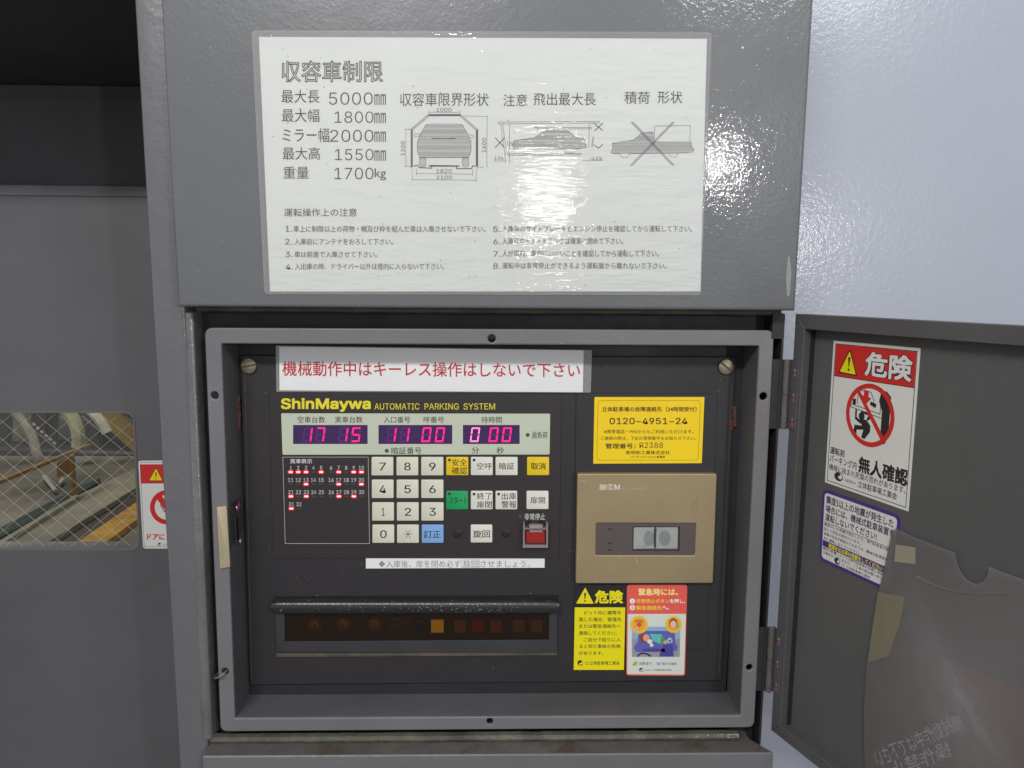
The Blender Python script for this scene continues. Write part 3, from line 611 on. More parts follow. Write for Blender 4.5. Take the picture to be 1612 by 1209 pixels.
g.build('side_view_drawings', ink, nt_)
w = M(); w.prism(PB, [(396.5, 48), (1120, 51), (1102.5, 464), (417, 462)], 0.0016, 0.0018, r=0.004); w.build('laminate_film', lam, nt_)
w = M()
for k in range(90):
    x, y = random.uniform(430, 1100), random.uniform(64, 450); r_ = random.uniform(.35, .95)
    w.flat(PB, [(x + r_ * math.cos(a), y + r_ * math.sin(a)) for a in (0, 1.2, 2.6, 3.9, 5.1)], hN + 1e-4 + k * 1e-7)
w.build('toner_speck', ink, nt_, kind='stuff')

# ---- common marks
def warn_tri(parent, pl, pts, h, sheet=yellow_vinyl, frame=True):     # pts: apex, right, left
    if frame:
        w = M(); w.flat(pl, pts, h, r=0.0012); b_ = w.build('triangle_border', ink_dark, parent)
        c = Vector((sum(p[0] for p in pts) / 3, sum(p[1] for p in pts) / 3)); pts = [tuple(c + (Vector(p) - c) * 0.86) for p in pts]; h += 3e-5
    w = M(); w.flat(pl, pts, h, r=0.001); t_ = w.build('warning_triangle', sheet, parent)
    a, r_, l_ = (Vector(p) for p in pts); bm_ = (r_ + l_) / 2; ax = bm_ - a; sd = (r_ - l_)
    P = lambda u, v: tuple(a + ax * v + sd * u)
    w = M(); w.flat(pl, [P(-.06, .34), P(.06, .34), P(.025, .72), P(-.025, .72)], h + 3e-5); w.flat(pl, [tuple(Vector(P(0, .84)) + sd * .05 * math.cos(t) + ax * .055 * math.sin(t)) for t in [2 * PI * k / 14 for k in range(14)]], h + 3e-5)
    w.build('exclamation_mark', ink_dark, parent)
def swirl(m, pl, c, r, h, sx=1.0):       # round black and white emblem
    m.ring(pl, c, r, r * .12, h, 24, sx)
    pts = []
    for k in range(13): t = PI / 2 + PI * k / 12; pts.append((c[0] + sx * r * math.cos(t), c[1] + r * math.sin(t)))
    for k in range(1, 8): t = -PI / 2 + PI * k / 8; pts.append((c[0] + sx * r * .5 * math.cos(t), c[1] - r * .5 + r * .5 * math.sin(t)))
    for k in range(1, 8): t = -PI / 2 - PI * k / 8; pts.append((c[0] + sx * r * .5 * math.cos(t), c[1] + r * .5 + r * .5 * math.sin(t)))
    vs = [pl.at(pl.hit(*p, h), h) for p in pts]; m.add(vs, [tuple(range(len(vs)))])
    m.flat(pl, [(c[0] + sx * (r * .35 + r * .45 * math.cos(t)), c[1] + r * .55 + r * .3 * math.sin(t)) for t in [PI * k / 8 for k in range(9)]], h)

# ---- red lettered notice under the flange
HS = HP + 0.0016
rn = thing('red_lettered_notice', 'white laminated strip with one line of red lettering above the display', 'notice', PR.at(PR.hit(678, 617), HS))
w = M(); w.prism(PR, [(434, 544), (932, 551), (930, 618), (435, 617)], HS, HS + .0004, r=0.001); w.build('laminate_backing', film('laminate_back2', haze=0.14, rough=0.15), rn)
w = M(); w.prism(PR, [(439.5, 545.8), (918.8, 551.5), (917.6, 617.6), (440, 614.5)], HS + .0005, HS + .0008); w.build('paper_strip', mat('white_paper_clean', (248, 247, 248), 0.55, mott=(6, 0.98)), rn)
w = M(); w.text(PR, '機械動作中はキーレス操作はしないで下さい', [(444.6, 568), (913.3, 571.5), (913.3, 594.5), (444.6, 592)], HS + .0009, bold=0.010); w.build('red_lettering', mat('red_ink', (196, 10, 18), 0.5), rn)
w = M(); w.prism(PR, [(435, 544.3), (920.5, 551), (918.8, 618.2), (435.5, 616.8)], HS + .0012, HS + .0013, r=.001); w.build('laminate_film', lam2, rn)

# ---- yellow phone sticker
ZP = Zm(930, 615, 8.484)
ys = thing('contact_sticker', 'yellow sticker with a telephone number above the beige card reader', 'sticker', PR.at(PR.hit(1020, 730), HS))
w = M(); w.prism(PR, ZP((50, 85), (1518, 85), (1482, 968), (33, 975)), HS, HS + .0003, r=0.0008); w.build('vinyl_sheet', yellow_vinyl, ys)
h = HS + .0004; tx = M()
br_ = ZP((95, 130), (1468, 130), (1438, 930), (78, 930)); ab = rounded([PR.hit(*p, h) for p in br_], 0.0035, 4); ab2 = offset_poly(ab, 0.00032)
if abs(ab2[0][0]) > 0:
    n_ = len(ab); tx.add([PR.at(p, h) for p in ab] + [PR.at(p, h) for p in ab2], [(i, n_ + i, n_ + (i + 1) % n_, (i + 1) % n_) for i in range(n_)])
tx.build('border_line', mat('brown_ink', (92, 66, 14), 0.5), ys)
tx = M(); 
for s_, r, bd in (('立体駐車場の故障連絡先（24時間受付）', (150, 213, 1415, 282), .022), ('0120−4951−24', (250, 362, 1293, 450), .012), ('※携帯電話・PHSからもご利用いただけます。', (175, 520, 1372, 574), .008),
              ('ご連絡の際は、下記の管理番号をお知らせ下さい。', (133, 610, 1408, 660), .008), ('管理番号：', (195, 703, 600, 775), .022), ('R2388', (652, 692, 965, 765), 0),
              ('新明和工業株式会社', (472, 800, 1058, 852), .012), ('パーキングシステム事業部', (533, 868, 992, 902), .012)):
    tx.text(PR, s_, ZP.rect(*r), h, bold=bd)
tx.build('lettering', mat('dark_brown_ink', (60, 42, 14), 0.5), ys)

# ---- yellow key warning
ZY = Zm(890, 910, 7.11)
yw = thing('key_warning_sticker', 'yellow and black danger sticker under the left half of the card reader', 'sticker', PR.at(PR.hit(942, 1055), HS))
w = M(); w.prism(PR, ZY((112, 80), (672, 70), (655, 1032), (93, 1030)), HS, HS + .0003); w.build('black_sheet', mat('black_vinyl', (38, 36, 36), 0.45), yw)
h = HS + .0004
w = M(); w.flat(PR, ZY((105, 328), (670, 328), (655, 1028), (93, 1028)), h); w.build('yellow_field', lemon_vinyl, yw)
warn_tri(yw, PR, ZY((222, 105), (318, 287), (120, 285)), h, lemon_vinyl, False)
w = M(); w.text(PR, '危険', ZY.rect(328, 135, 648, 287), h, bold=0.045); w.build('danger_lettering', lemon_vinyl, yw)
h += 5e-5; tx = M()
for s_, r in (('ピット内に鍵等を', (210, 365, 625, 410)), ('落した場合、管理先', (150, 440, 628, 487)), ('または緊急連絡先へ', (155, 515, 622, 560)), ('連絡してください。', (150, 592, 580, 637)),
              ('ご自分で取りに入', (205, 668, 618, 712)), ('ると死亡事故の危険', (155, 742, 618, 785)), ('があります。', (150, 818, 425, 862)), ('立体駐車場工業会', (272, 930, 608, 973))): tx.text(PR, s_, ZY.rect(*r), h, bold=0.010)
tx.text(PR, '公益社', ZY.rect(222, 935, 268, 950), h); tx.text(PR, '団法人', ZY.rect(222, 955, 268, 970), h)
swirl(tx, PR, ZY((167, 950))[0], 4.4, h); tx.build('lettering', ink_dark, yw)

# ---- red emergency sticker
re_ = thing('emergency_sticker', 'red and white emergency sticker with a cartoon of a driver slumped in a car', 'sticker', PR.at(PR.hit(1033, 1063), HS + .0003))
HR = HS + .0004
w = M(); w.prism(PR, ZY((690, 75), (1365, 75), (1340, 1095), (680, 1090)), HS, HR, r=0.0035, seg=5); w.build('red_sheet', coral, re_)
h = HR + .00008
w = M(); w.flat(PR, ZY((700, 402), (1350, 400), (1328, 1080), (692, 1076)), h, r=0.0018); w.build('white_field', mat('pale_print', (216, 220, 212), 0.45), re_)
cream, amber = mat('cream_print', (248, 232, 140), 0.5), mat('amber_print', (246, 196, 60), 0.5)
w = M(); w.text(PR, '緊急時には、', ZY.rect(817, 115, 1262, 195), h, bold=0.035); w.build('heading_lettering', cream, re_)
w = M(); w.text(PR, '非常停止ボタン', ZY.rect(793, 232, 1165, 282), h, bold=0.03); w.text(PR, '緊急連絡先', ZY.rect(793, 307, 1080, 358), h, bold=0.03); w.build('instruction_lettering', amber, re_)
w = M(); w.text(PR, 'を押し、', ZY.rect(1170, 232, 1342, 282), h, bold=0.03); w.text(PR, 'へ。', ZY.rect(1085, 312, 1155, 355), h, bold=0.03); w.build('white_lettering', mat('white_print', (240, 236, 232), 0.5), re_)
for y in (257, 331): w = M(); w.disc(PR, ZY((750, y))[0], 4.2, h); w.build('number_disc', mat('white_print', (240, 236, 232), 0.5), re_)
w = M(); w.text(PR, '1', ZY.rect(742, 240, 758, 274), h + 5e-5, bold=.03); w.text(PR, '2', ZY.rect(737, 314, 763, 348), h + 5e-5, bold=.03); w.build('numerals', coral, re_)
def pic(name, polys, rgb, dh):
    w = M()
    for p in polys: w.flat(PR, ZY(*p), h + dh)
    return w.build(name, mat('print_%d_%d_%d' % rgb, rgb, 0.5), re_)
def blob(cx_, cy_, rx, ry, n=18, a0=0): return [(cx_ + rx * math.cos(2 * PI * k / n + a0), cy_ + ry * math.sin(2 * PI * k / n + a0)) for k in range(n)]
def star(cx_, cy_, r0, r1, n): return [(cx_ + (r0 if k % 2 else r1) * math.cos(PI * k / n), cy_ + (r0 if k % 2 else r1) * math.sin(PI * k / n)) for k in range(2 * n)]
pic('picture_sky', [[(745, 545), (1290, 545), (1285, 680), (745, 680)]], (140, 178, 206), 3e-5)
pic('picture_ground', [[(745, 680), (1285, 680), (1280, 882), (745, 882)]], (150, 150, 158), 3.3e-5)
pic('car_seat', [[(840, 600), (870, 592), (1180, 592), (1225, 610), (1232, 730), (1262, 770), (1245, 815), (800, 830), (765, 790), (770, 760), (808, 720), (815, 640)]], (96, 94, 176), 5e-5)
pic('seat_cushion', [[(870, 790), (1110, 790), (1120, 825), (865, 825)], [(1100, 745), (1200, 740), (1215, 880), (1050, 880), (1060, 840)]], (72, 70, 150), 7e-5)
pic('steering_wheel', [[(800, 880), (815, 850), (860, 832), (910, 838), (950, 858), (965, 880), (935, 880), (920, 862), (870, 850), (830, 862), (822, 880)]], (44, 44, 96), 9e-5)
pic('driver_shirt', [[(945, 625), (1075, 628), (1110, 680), (1070, 742), (975, 700)]], (96, 188, 190), 9e-5)
pic('driver_trousers', [[(1075, 640), (1120, 690), (1105, 740), (1062, 742)]], (86, 152, 70), 1.1e-4)
pic('driver_leg', [[(1130, 700), (1165, 660), (1195, 680), (1160, 735)], [(1150, 700), (1200, 690), (1195, 730)]], (150, 200, 214), 1.1e-4)
pic('driver_hair', [blob(878, 672, 46, 50)], (134, 72, 58), 1.0e-4)
pic('driver_face', [blob(905, 668, 36, 40), blob(1120, 718, 22, 20)], (232, 158, 138), 1.3e-4)
pic('driver_cuff', [blob(945, 710, 30, 26, 10), blob(965, 750, 22, 20, 10)], (224, 226, 196), 1.4e-4)
pic('sunburst', [star(825, 522, 94, 106, 28)], (244, 190, 40), 1.2e-4); pic('sunburst', [star(1212, 520, 88, 100, 28)], (244, 190, 40), 1.2e-4)
pic('round_patch', [blob(825, 520, 72, 72, 24)], (236, 168, 40), 1.4e-4); pic('round_patch', [blob(1212, 520, 70, 70, 24)], (236, 168, 40), 1.4e-4)
pic('red_button_picture', [blob(825, 524, 28, 26)], (222, 74, 60), 1.6e-4)
pic('pointing_hand', [[(735, 560), (790, 555), (808, 528), (818, 560), (805, 600), (760, 600)]], (238, 172, 140), 1.8e-4)
pic('caller_hair', [blob(1208, 505, 46, 58)], (140, 84, 66), 1.6e-4)
pic('caller_face', [blob(1208, 518, 34, 42)], (240, 190, 168), 1.8e-4)
pic('telephone', [[(1246, 500), (1266, 515), (1268, 545), (1250, 570), (1238, 560), (1250, 535)]], (70, 190, 170), 2.0e-4)
pic('green_leaf_logo', [[(745, 975), (775, 935), (800, 930), (805, 960), (780, 985)]], (140, 190, 80), 4e-5)
pic('blue_wave_logo', [[(1018, 945), (1032, 940), (1045, 962), (1060, 940), (1072, 945), (1062, 975), (1030, 975)]], (116, 160, 214), 4e-5)
w = M(); w.text(PR, '消費者庁', ZY.rect(818, 938, 972, 975), h + 4e-5); w.text(PR, '国土交通省', ZY.rect(1085, 943, 1245, 975), h + 4e-5, bold=.01); w.text(PR, '公益社団法人', ZY.rect(885, 1022, 975, 1037), h + 4e-5); w.text(PR, '立体駐車場工業会', ZY.rect(985, 1018, 1190, 1040), h + 4e-5, bold=.01)
w.text(PR, '非常停止', ZY.rect(775, 465, 880, 500), h + 1.8e-4, bold=.01)
swirl(w, PR, ZY((850, 1028))[0], 3.4, h + 4e-5); w.build('small_lettering', mat('grey_print', (70, 72, 74), 0.5), re_)

# ---- white strip below the control panel
ZK = Zm(570, 700, 5.0375)
sp_ = thing('instruction_strip', 'narrow white strip with one line of black lettering below the keypad', 'label', PR.at(PR.hit(716, 895), HS))
HK = HP + 0.0012
w = M(); w.prism(PR, ZK((30, 903), (1448, 906), (1447, 976), (30, 982)), HP + .0001, HK + .0005); w.build('paper_strip', mat('strip_white', (232, 232, 230), 0.5), sp_)
w = M(); h = HK + .0006; w.text(PR, '入庫後、扉を閉め必ず', ZK.rect(190, 918, 780, 974), h, bold=-.012); w.text(PR, '旋回', ZK.rect(802, 920, 922, 970), h, bold=-.012); w.text(PR, 'させましょう。', ZK.rect(940, 920, 1330, 972), h, bold=-.012)
w.line(PR, ZK((792, 914), (930, 914), (930, 974), (792, 974)), 0.3, h, True); w.build('lettering', mat('strip_ink', (40, 40, 42), 0.5), sp_)
w = M(); w.flat(PR, ZK((157, 920), (184, 946), (157, 972), (130, 946)), h); w.build('diamond_mark', mat('diamond_grey', (142, 142, 144), 0.5), sp_)

# ---- stickers on the swung door (their lines are laid out inside each sheet: u across, v down)
class Sheet:
    def __init__(s, pl, corners, h): s.pl = pl; s.h = h; s.c = [Vector(pl.hit(x, y, h)) for x, y in corners]
    def P(s, u, v): a = s.c[0] * (1 - u) + s.c[1] * u; b = s.c[3] * (1 - u) + s.c[2] * u; q = a * (1 - v) + b * v; return (q.x, q.y)
    def flat(s, m, uv, dh, r=0.0):
        ab = [s.P(*p) for p in uv]; ab = rounded(ab, r, 4) if r else ab; m.flat_ab(s.pl, ab, s.h + dh)
    def text(s, m, body, u0, v0, u1, v1, dh, bold=0.0):
        for vs, fs, dz in text_layers(body, bold): m.add([s.pl.at(s.P(u0 + (u1 - u0) * x, v1 + (v0 - v1) * y), s.h + dh + dz) for x, y in vs], fs)
    def line(s, m, pts, w_, dh, close=False):
        ab = [Vector(s.P(*p)) for p in pts]
        if close: ab.append(ab[0])
        for i in range(len(ab) - 1):
            d = (ab[i + 1] - ab[i]).normalized(); n_ = Vector((-d.y, d.x)) * w_ / 2; e = d * w_ * .4
            m.flat_ab(s.pl, [tuple(ab[i] - e + n_), tuple(ab[i + 1] + e + n_), tuple(ab[i + 1] + e - n_), tuple(ab[i] - e - n_)], s.h + dh + i * 2e-7)
    def ell(s, u, v, ru, rv, n=36): return [(u + ru * math.cos(2 * PI * k / n), v + rv * math.sin(2 * PI * k / n)) for k in range(n)]
    def swirl(s, m, u, v, ru, rv, dh):
        s.flat(m, s.ell(u, v, ru, rv, 24), dh)
def emblem(s, parent, u, v, ru, rv, dh):
    w = M(); s.flat(w, s.ell(u, v, ru, rv, 24), dh); w.build('emblem', ink_dark, parent)
    w = M(); s.flat(w, s.ell(u + ru * .35, v - rv * .1, ru * .5, rv * .62, 16), dh + 4e-5); w.build('emblem_light', white_vinyl, parent)
    w = M(); s.flat(w, s.ell(u + ru * .05, v - rv * .42, ru * .30, rv * .30, 12), dh + 8e-5); w.build('emblem_dot', ink_dark, parent)
ZD = Zm(1280, 520, 4.317); E1 = 0.0004
S1 = Sheet(DP, [ZD((140, 70))[0], ZD((730, 122))[0], (1430.0, 805.3), ZD((80, 1032))[0]], E1)
ds = thing('danger_sticker', 'tall white danger sticker with red banner and crushed figure on the open door', 'sticker', DP.at(S1.P(.5, 1), E1))
w = M(); w.prism_ab(DP, [S1.P(0, 0), S1.P(1, 0), S1.P(1, 1), S1.P(0, 1)], 0.0001, E1); w.build('vinyl_sheet', white_vinyl, ds)
w = M(); S1.line(w, [(.03, .02), (.97, .02), (.97, .98), (.03, .98)], 0.0006, 1e-4, True); w.build('border_line', ink_dark, ds)
w = M(); S1.flat(w, [(.035, .023), (.965, .023), (.965, .24), (.035, .24)], 8e-5); w.build('red_banner', red_print, ds)
w = M(); S1.line(w, [(.03, .24), (.97, .24)], 0.0006, 1.3e-4); w.build('banner_line', ink_dark, ds)
def tri_uv(S, parent, a, r_, l_, dh):
    A3 = [Vector(p) for p in (a, r_, l_)]; c = sum(A3, Vector((0, 0))) / 3
    w = M(); S.flat(w, [tuple(p) for p in A3], dh, 0.001); w.build('triangle_border', ink_dark, parent)
    w = M(); S.flat(w, [tuple(c + (p - c) * .84) for p in A3], dh + 4e-5, 0.001); w.build('warning_triangle', lemon_vinyl, parent)
    w = M(); cx_ = a[0]; hh = l_[1] - a[1]; ww = (r_[0] - l_[0])
    S.flat(w, [(cx_ - ww * .06, a[1] + hh * .34), (cx_ + ww * .06, a[1] + hh * .34), (cx_ + ww * .02, a[1] + hh * .72), (cx_ - ww * .02, a[1] + hh * .72)], dh + 8e-5)
    S.flat(w, S.ell(cx_, a[1] + hh * .83, ww * .055, hh * .05, 14), dh + 8e-5); w.build('exclamation_mark', ink_dark, parent)
tri_uv(S1, ds, (.215, .043), (.325, .222), (.085, .215), 1.2e-4)
w = M(); S1.text(w, '危険', .40, .045, .945, .215, 1.3e-4, 0.075); w.build('banner_shadow_lettering', ink_dark, ds)
w = M(); S1.text(w, '危険', .41, .05, .935, .21, 1.8e-4, 0.035); w.build('banner_lettering', white_vinyl, ds)
w = M(); S1.flat(w, [(.62, .29), (.68, .29), (.73, .32), (.73, .56), (.70, .62), (.64, .64), (.64, .42), (.60, .36)], 1e-4)
S1.flat(w, S1.ell(.41, .478, .036, .026, 16), 1e-4); S1.flat(w, [(.38, .50), (.47, .495), (.52, .53), (.52, .57), (.46, .625), (.42, .62), (.44, .565), (.36, .575), (.36, .61), (.32, .60), (.33, .545), (.42, .54)], 1.03e-4)
S1.flat(w, [(.33, .44), (.35, .44), (.35, .49), (.42, .52), (.40, .53), (.33, .505)], 1.06e-4); S1.flat(w, [(.40, .44), (.52, .45), (.53, .47), (.49, .50), (.47, .49), (.49, .465), (.40, .455)], 1.06e-4)
S1.flat(w, [(.29, .375), (.33, .37), (.33, .41), (.29, .41)], 1.06e-4); S1.flat(w, [(.50, .37), (.57, .38), (.57, .405), (.50, .395)], 1.06e-4); w.build('black_figure', ink_dark, ds)
w = M(); S1.line(w, [(.35, .40), (.35, .31), (.50, .31), (.54, .36), (.54, .41)], 0.0006, 1.1e-4); S1.line(w, [(.27, .41), (.62, .44), (.62, .35), (.69, .35), (.69, .47), (.27, .43)], 0.0006, 1.12e-4, True); w.build('outline_drawing', ink_dark, ds)
w = M(); S1.flat(w, [(.42, .30), (.475, .305), (.475, .345), (.51, .35), (.45, .395), (.39, .34), (.42, .34)], 1.3e-4); w.build('red_arrow', red_print, ds)
w = M(); n_ = 44; o_ = S1.ell(.50, .462, .285, .207, n_); i_ = S1.ell(.50, .462, .24, .175, n_)
w.add([DP.at(S1.P(*p), E1 + 1.5e-4) for p in o_ + i_], [(k, (k + 1) % n_, n_ + (k + 1) % n_, n_ + k) for k in range(n_)]); S1.flat(w, [(.325, .315), (.355, .30), (.70, .60), (.665, .62)], 1.6e-4); w.build('prohibition_ring', red_print, ds)
w = M(); S1.text(w, '運転前', .045, .733, .235, .785, 1e-4, .02); S1.text(w, 'パーキング内', .045, .79, .39, .845, 1e-4, .01); S1.text(w, '無人確認', .41, .742, .97, .855, 1e-4, .04)
S1.text(w, '機械に挟まれ死傷の恐れがあります。', .045, .855, .955, .90, 1e-4, .008); S1.text(w, '公益社団法人', .25, .925, .40, .945, 1e-4); S1.text(w, '立体駐車場工業会', .42, .91, .87, .955, 1e-4, .01); w.build('lettering', ink_dark, ds)
emblem(S1, ds, .175, .928, .055, .031, 1e-4)
# purple edged sticker
purple = mat('purple_print', (74, 48, 128), 0.45)
S2 = Sheet(DP, [(1295.0, 768.5), (1418.5, 812), (1404, 934.5), (1289.5, 881)], E1)
ps = thing('earthquake_sticker', 'white sticker with purple edge and dense lettering below the tall danger sticker', 'sticker', DP.at(S2.P(.5, 1), E1))
w = M(); w.prism_ab(DP, rounded([S2.P(0, 0), S2.P(1, 0), S2.P(1, 1), S2.P(0, 1)], 0.007, 5), 0.0001, E1); w.build('vinyl_sheet', purple, ps)
w = M(); S2.flat(w, [(.035, .045), (.965, .045), (.965, .955), (.035, .955)], 6e-5, 0.004); w.build('white_field', white_vinyl, ps)
w = M(); S2.text(w, '震度5以上の地震が発生した', .06, .075, .93, .185, 1e-4, .022); S2.text(w, '場合には、機械式駐車装置を', .06, .20, .95, .305, 1e-4, .022); S2.text(w, '運転しないでください!', .06, .32, .75, .425, 1e-4, .022)
for s_, v in (('震度5以上の地震が発生したら、専門技術者が機', .475), ('回して安全点検を行います。', .54), ('装置の安全が確認されるまでは、機械式駐車装置', .605), ('対に運転しないでください。', .67), ('震災の影響によっては専門技術者の到着に時間', .81), ('る場合がございますが、ご了承の程お願い申し上げ', .865)):
    S2.text(w, s_, .05, v - .022, .05 + .9 * len(s_) / 23, v + .022, 1e-4, .012)
S2.text(w, '立体駐車場工業会', .39, .905, .72, .945, 1e-4, .01); S2.text(w, '公益社', .33, .905, .375, .92, 1e-4); S2.text(w, '団法人', .33, .927, .375, .942, 1e-4); S2.line(w, [(.05, .445), (.93, .445)], 0.0005, 1e-4); w.build('lettering', mat('dark_purple_ink', (52, 38, 78), 0.5), ps)
w = M(); S2.flat(w, [(.04, .70), (.93, .70), (.93, .785), (.04, .785)], 9e-5); w.build('purple_band', purple, ps)
w = M(); S2.text(w, '電源を切る等の措置をしてください', .13, .71, .86, .778, 1.4e-4, .03); w.build('yellow_lettering', lemon_vinyl, ps)
emblem(S2, ps, .265, .905, .042, .045, 1e-4)
# sticker on the parking door, half hidden by the post
ZL = Zm(0, 600, 4.03)
ls = thing('door_sticker', 'white sticker with red banner half hidden behind the post beside the window', 'sticker', PD.at(PD.hit(245, 862), 0.0005))
w = M(); w.prism(PD, ZL((877, 505), (1180, 503), (1215, 1062), (908, 1062)), 0.0001, 0.0006, r=0.004); w.build('vinyl_sheet', white_vinyl, ls)
w = M(); w.flat(PD, ZL((887, 528), (1175, 526), (1183, 648), (893, 650)), 0.0007); w.build('red_banner', red_print, ls)
warn_tri(ls, PD, ZL((990, 545), (1036, 634), (940, 634)), 0.0008)
w = M(); w.ring(PD, ZL((1058, 800))[0], 27, 7.5, 0.0007, 36, 0.98); w.flat(PD, ZL((985, 735), (1010, 705), (1125, 860), (1100, 890)), 0.00075); w.build('prohibition_ring', red_print, ls)
w = M(); w.text(PD, 'ドアに', ZL.rect(932, 968, 1046, 1008), 0.0007, bold=.04); w.text(PD, '近づくな', ZL.rect(1055, 968, 1200, 1008), 0.0007, bold=.04); w.build('red_lettering', red_print, ls)
w = M(); w.line(PD, ZL((889, 517), (1175, 515), (1203, 1050), (915, 1050)), 0.5, 0.0007, True); swirl(w, PD, ZL((1012, 1035))[0], 2.6, 0.0007); w.line(PD, ZL((1018, 785), (1045, 830), (1060, 790)), 1.2, 0.0007); w.text(PD, '立体駐車場工業会', ZL.rect(1032, 1030, 1180, 1042), 0.0007); w.build('black_print', ink_dark, ls)
# clear sleeve taped to the door
fs = thing('clear_sleeve', 'large clear plastic sleeve with thumb notch taped low on the open door', 'sleeve', DP.at(DP.hit(1480, 1205), 0.004))
HF = 0.0035
edge = [(1404, 836), (1410, 832), (1440, 846), (1500, 869)] + [(1530 - 26 * math.cos(t), 871 + 36 * math.sin(t) + 10.5 * (1 - math.cos(t))) for t in [PI * k / 12 for k in range(0, 13)]] + [(1612, 913), (1690, 944), (1760, 972), (1760, 1420), (1500, 1420), (1364, 1260), (1360.5, 1180), (1360, 1120), (1364, 1050), (1373, 985), (1382, 935), (1394, 885)]
w = M(); w.prism(DP, edge, HF - .0002, HF)
w.build('front_film', film('sleeve_film', (206, 198, 196), haze=0.16, rough=0.2, bump=(7, 0.0008), bump2=(90, 0.00006)), fs)
w = M(); w.prism(DP, [(1391, 1000), (1470, 1030), (1610, 1085), (1760, 1130), (1760, 1430), (1500, 1420), (1372, 1250), (1370, 1130)], HF - .0010, HF - .0008); w.build('pink_insert', film('pink_insert', (200, 66, 80), haze=0.36, rough=0.5, bump=(20, 0.0004)), fs)
tape = film('masking_tape', (196, 188, 160), haze=0.5, rough=0.5, bump=(120, 0.0002))
tape2 = film('clear_tape', (196, 184, 140), haze=0.28, rough=0.3, bump=(120, 0.0003))
w = M(); w.prism(DP, [(1410, 857), (1441, 862), (1441, 888), (1408, 884)], HF + .0002, HF + .0004); w.build('tape_piece', tape, fs, label='pale beige tape piece beside the purple sticker')
w = M(); w.prism(DP, [(1382, 932), (1425, 940), (1416, 985), (1398, 1033), (1366, 1043), (1372, 1000)], HF + .0002, HF + .0004); w.build('tape_piece', tape2, fs, label='yellowed clear tape piece on the sleeve edge')
w = M(); cr = [DP.at(DP.hit(*p, HF), HF + .0003) for p in ((1445, 908), (1470, 920), (1500, 930), (1540, 935), (1594, 934))]; w.tube(cr, 0.0006, 6); w.build('sleeve_fold', film('sleeve_fold', (220, 214, 210), haze=0.16, rough=0.3, bump=None), fs)

# ================================================================== control panel
cp = thing('keypad_console', 'black keypad console with lit displays, number keys and coloured keys', 'control panel', PR.at(PR.hit(655, 879), HP))
w = M(); w.prism(PR, [(423, 617.5), (884.5, 619), (880.7, 878.7), (430, 879.5)], HP + .0001, HK, ch=0.0004); w.build('face_plate', mat('panel_black', (49, 43, 45), 0.5, bump=(320, 0.0001), mott=(8, 0.92), speck=(300, 0.80, (90, 84, 84))), cp)
ZT = Zm(420, 520, 3.1); h = HK + .0001
yel = mat('yellow_lettering', (232, 214, 44), 0.5)
w = M(); w.text(PR, 'ShinMaywa', ZT.rect(68, 330, 508, 398), h, bold=0.030); w.build('maker_lettering', yel, cp)
w = M()
for s_, a, b in (('AUTOMATIC', 525, 745), ('PARKING', 770, 937), ('SYSTEM', 960, 1114)): w.text(PR, s_, ZT.rect(a, 356, b, 387), h, bold=0.002)
w.build('system_lettering', yel, cp)
sage = mat('display_panel_sage', (196, 202, 182), 0.5, mott=(10, 0.97), speck=(200, 0.8, (170, 174, 158)))
disp = {'a': (128, 462, 492, 555), 'b': (545, 462, 905, 555), 'c': (957, 462, 1234, 555)}
ab_h = []
for k_, r in disp.items(): ab_h.append([PR.hit(*p, HK + .0006) for p in ZT.rect(*r)])
w = M(); w.plate(PR, rounded([PR.hit(*p, HK + .0006) for p in ZT((70, 405), (1383, 407), (1380, 606), (77, 607))], 0.0012, 3), ab_h, HK + .0001, HK + .0006); dpn = w.build('display_surround', sage, cp)
w = M(); tk = M()
for s_, r in (('空車台数', (150, 420, 285, 452)), ('実車台数', (333, 420, 468, 452)), ('入口番号', (570, 421, 700, 452)), ('呼番号', (765, 421, 865, 452)), ('待時間', (1047, 421, 1147, 452)), ('過負荷', (1293, 494, 1370, 528)), ('暗証番号', (608, 570, 755, 604)), ('分', (1000, 570, 1036, 602)), ('秒', (1121, 570, 1157, 603))):
    w.text(PR, s_, ZT.rect(*r), HK + .0007, bold=.006)
w.build('lettering', ink_dark, cp)
for c in ((1273, 510), (586, 587)):
    w = M(); w.prism_ab(PR, circle(PR.hit(*ZT(c)[0], HK), 0.0021, 16), HK + .0002, HK + .0009, .0003); w.build('indicator_lamp', mat('unlit_lamp', (78, 84, 70), 0.4), dpn)
seg_on = mat('lit_segment', (255, 24, 120), 0.4, emit=((255, 16, 112), 1.15)); seg_hot = mat('bright_segment', (255, 120, 176), 0.4, emit=((255, 118, 178), 1.1))
seg_off = mat('unlit_segment', (86, 30, 104), 0.4, emit=((84, 24, 104), 0.35))
SEG = {'0': 'abcdef', '1': 'bc', '2': 'abged', '5': 'afgcd', '7': 'abcf', '8': 'abcdefg'}
SEG['7'] = 'abc'
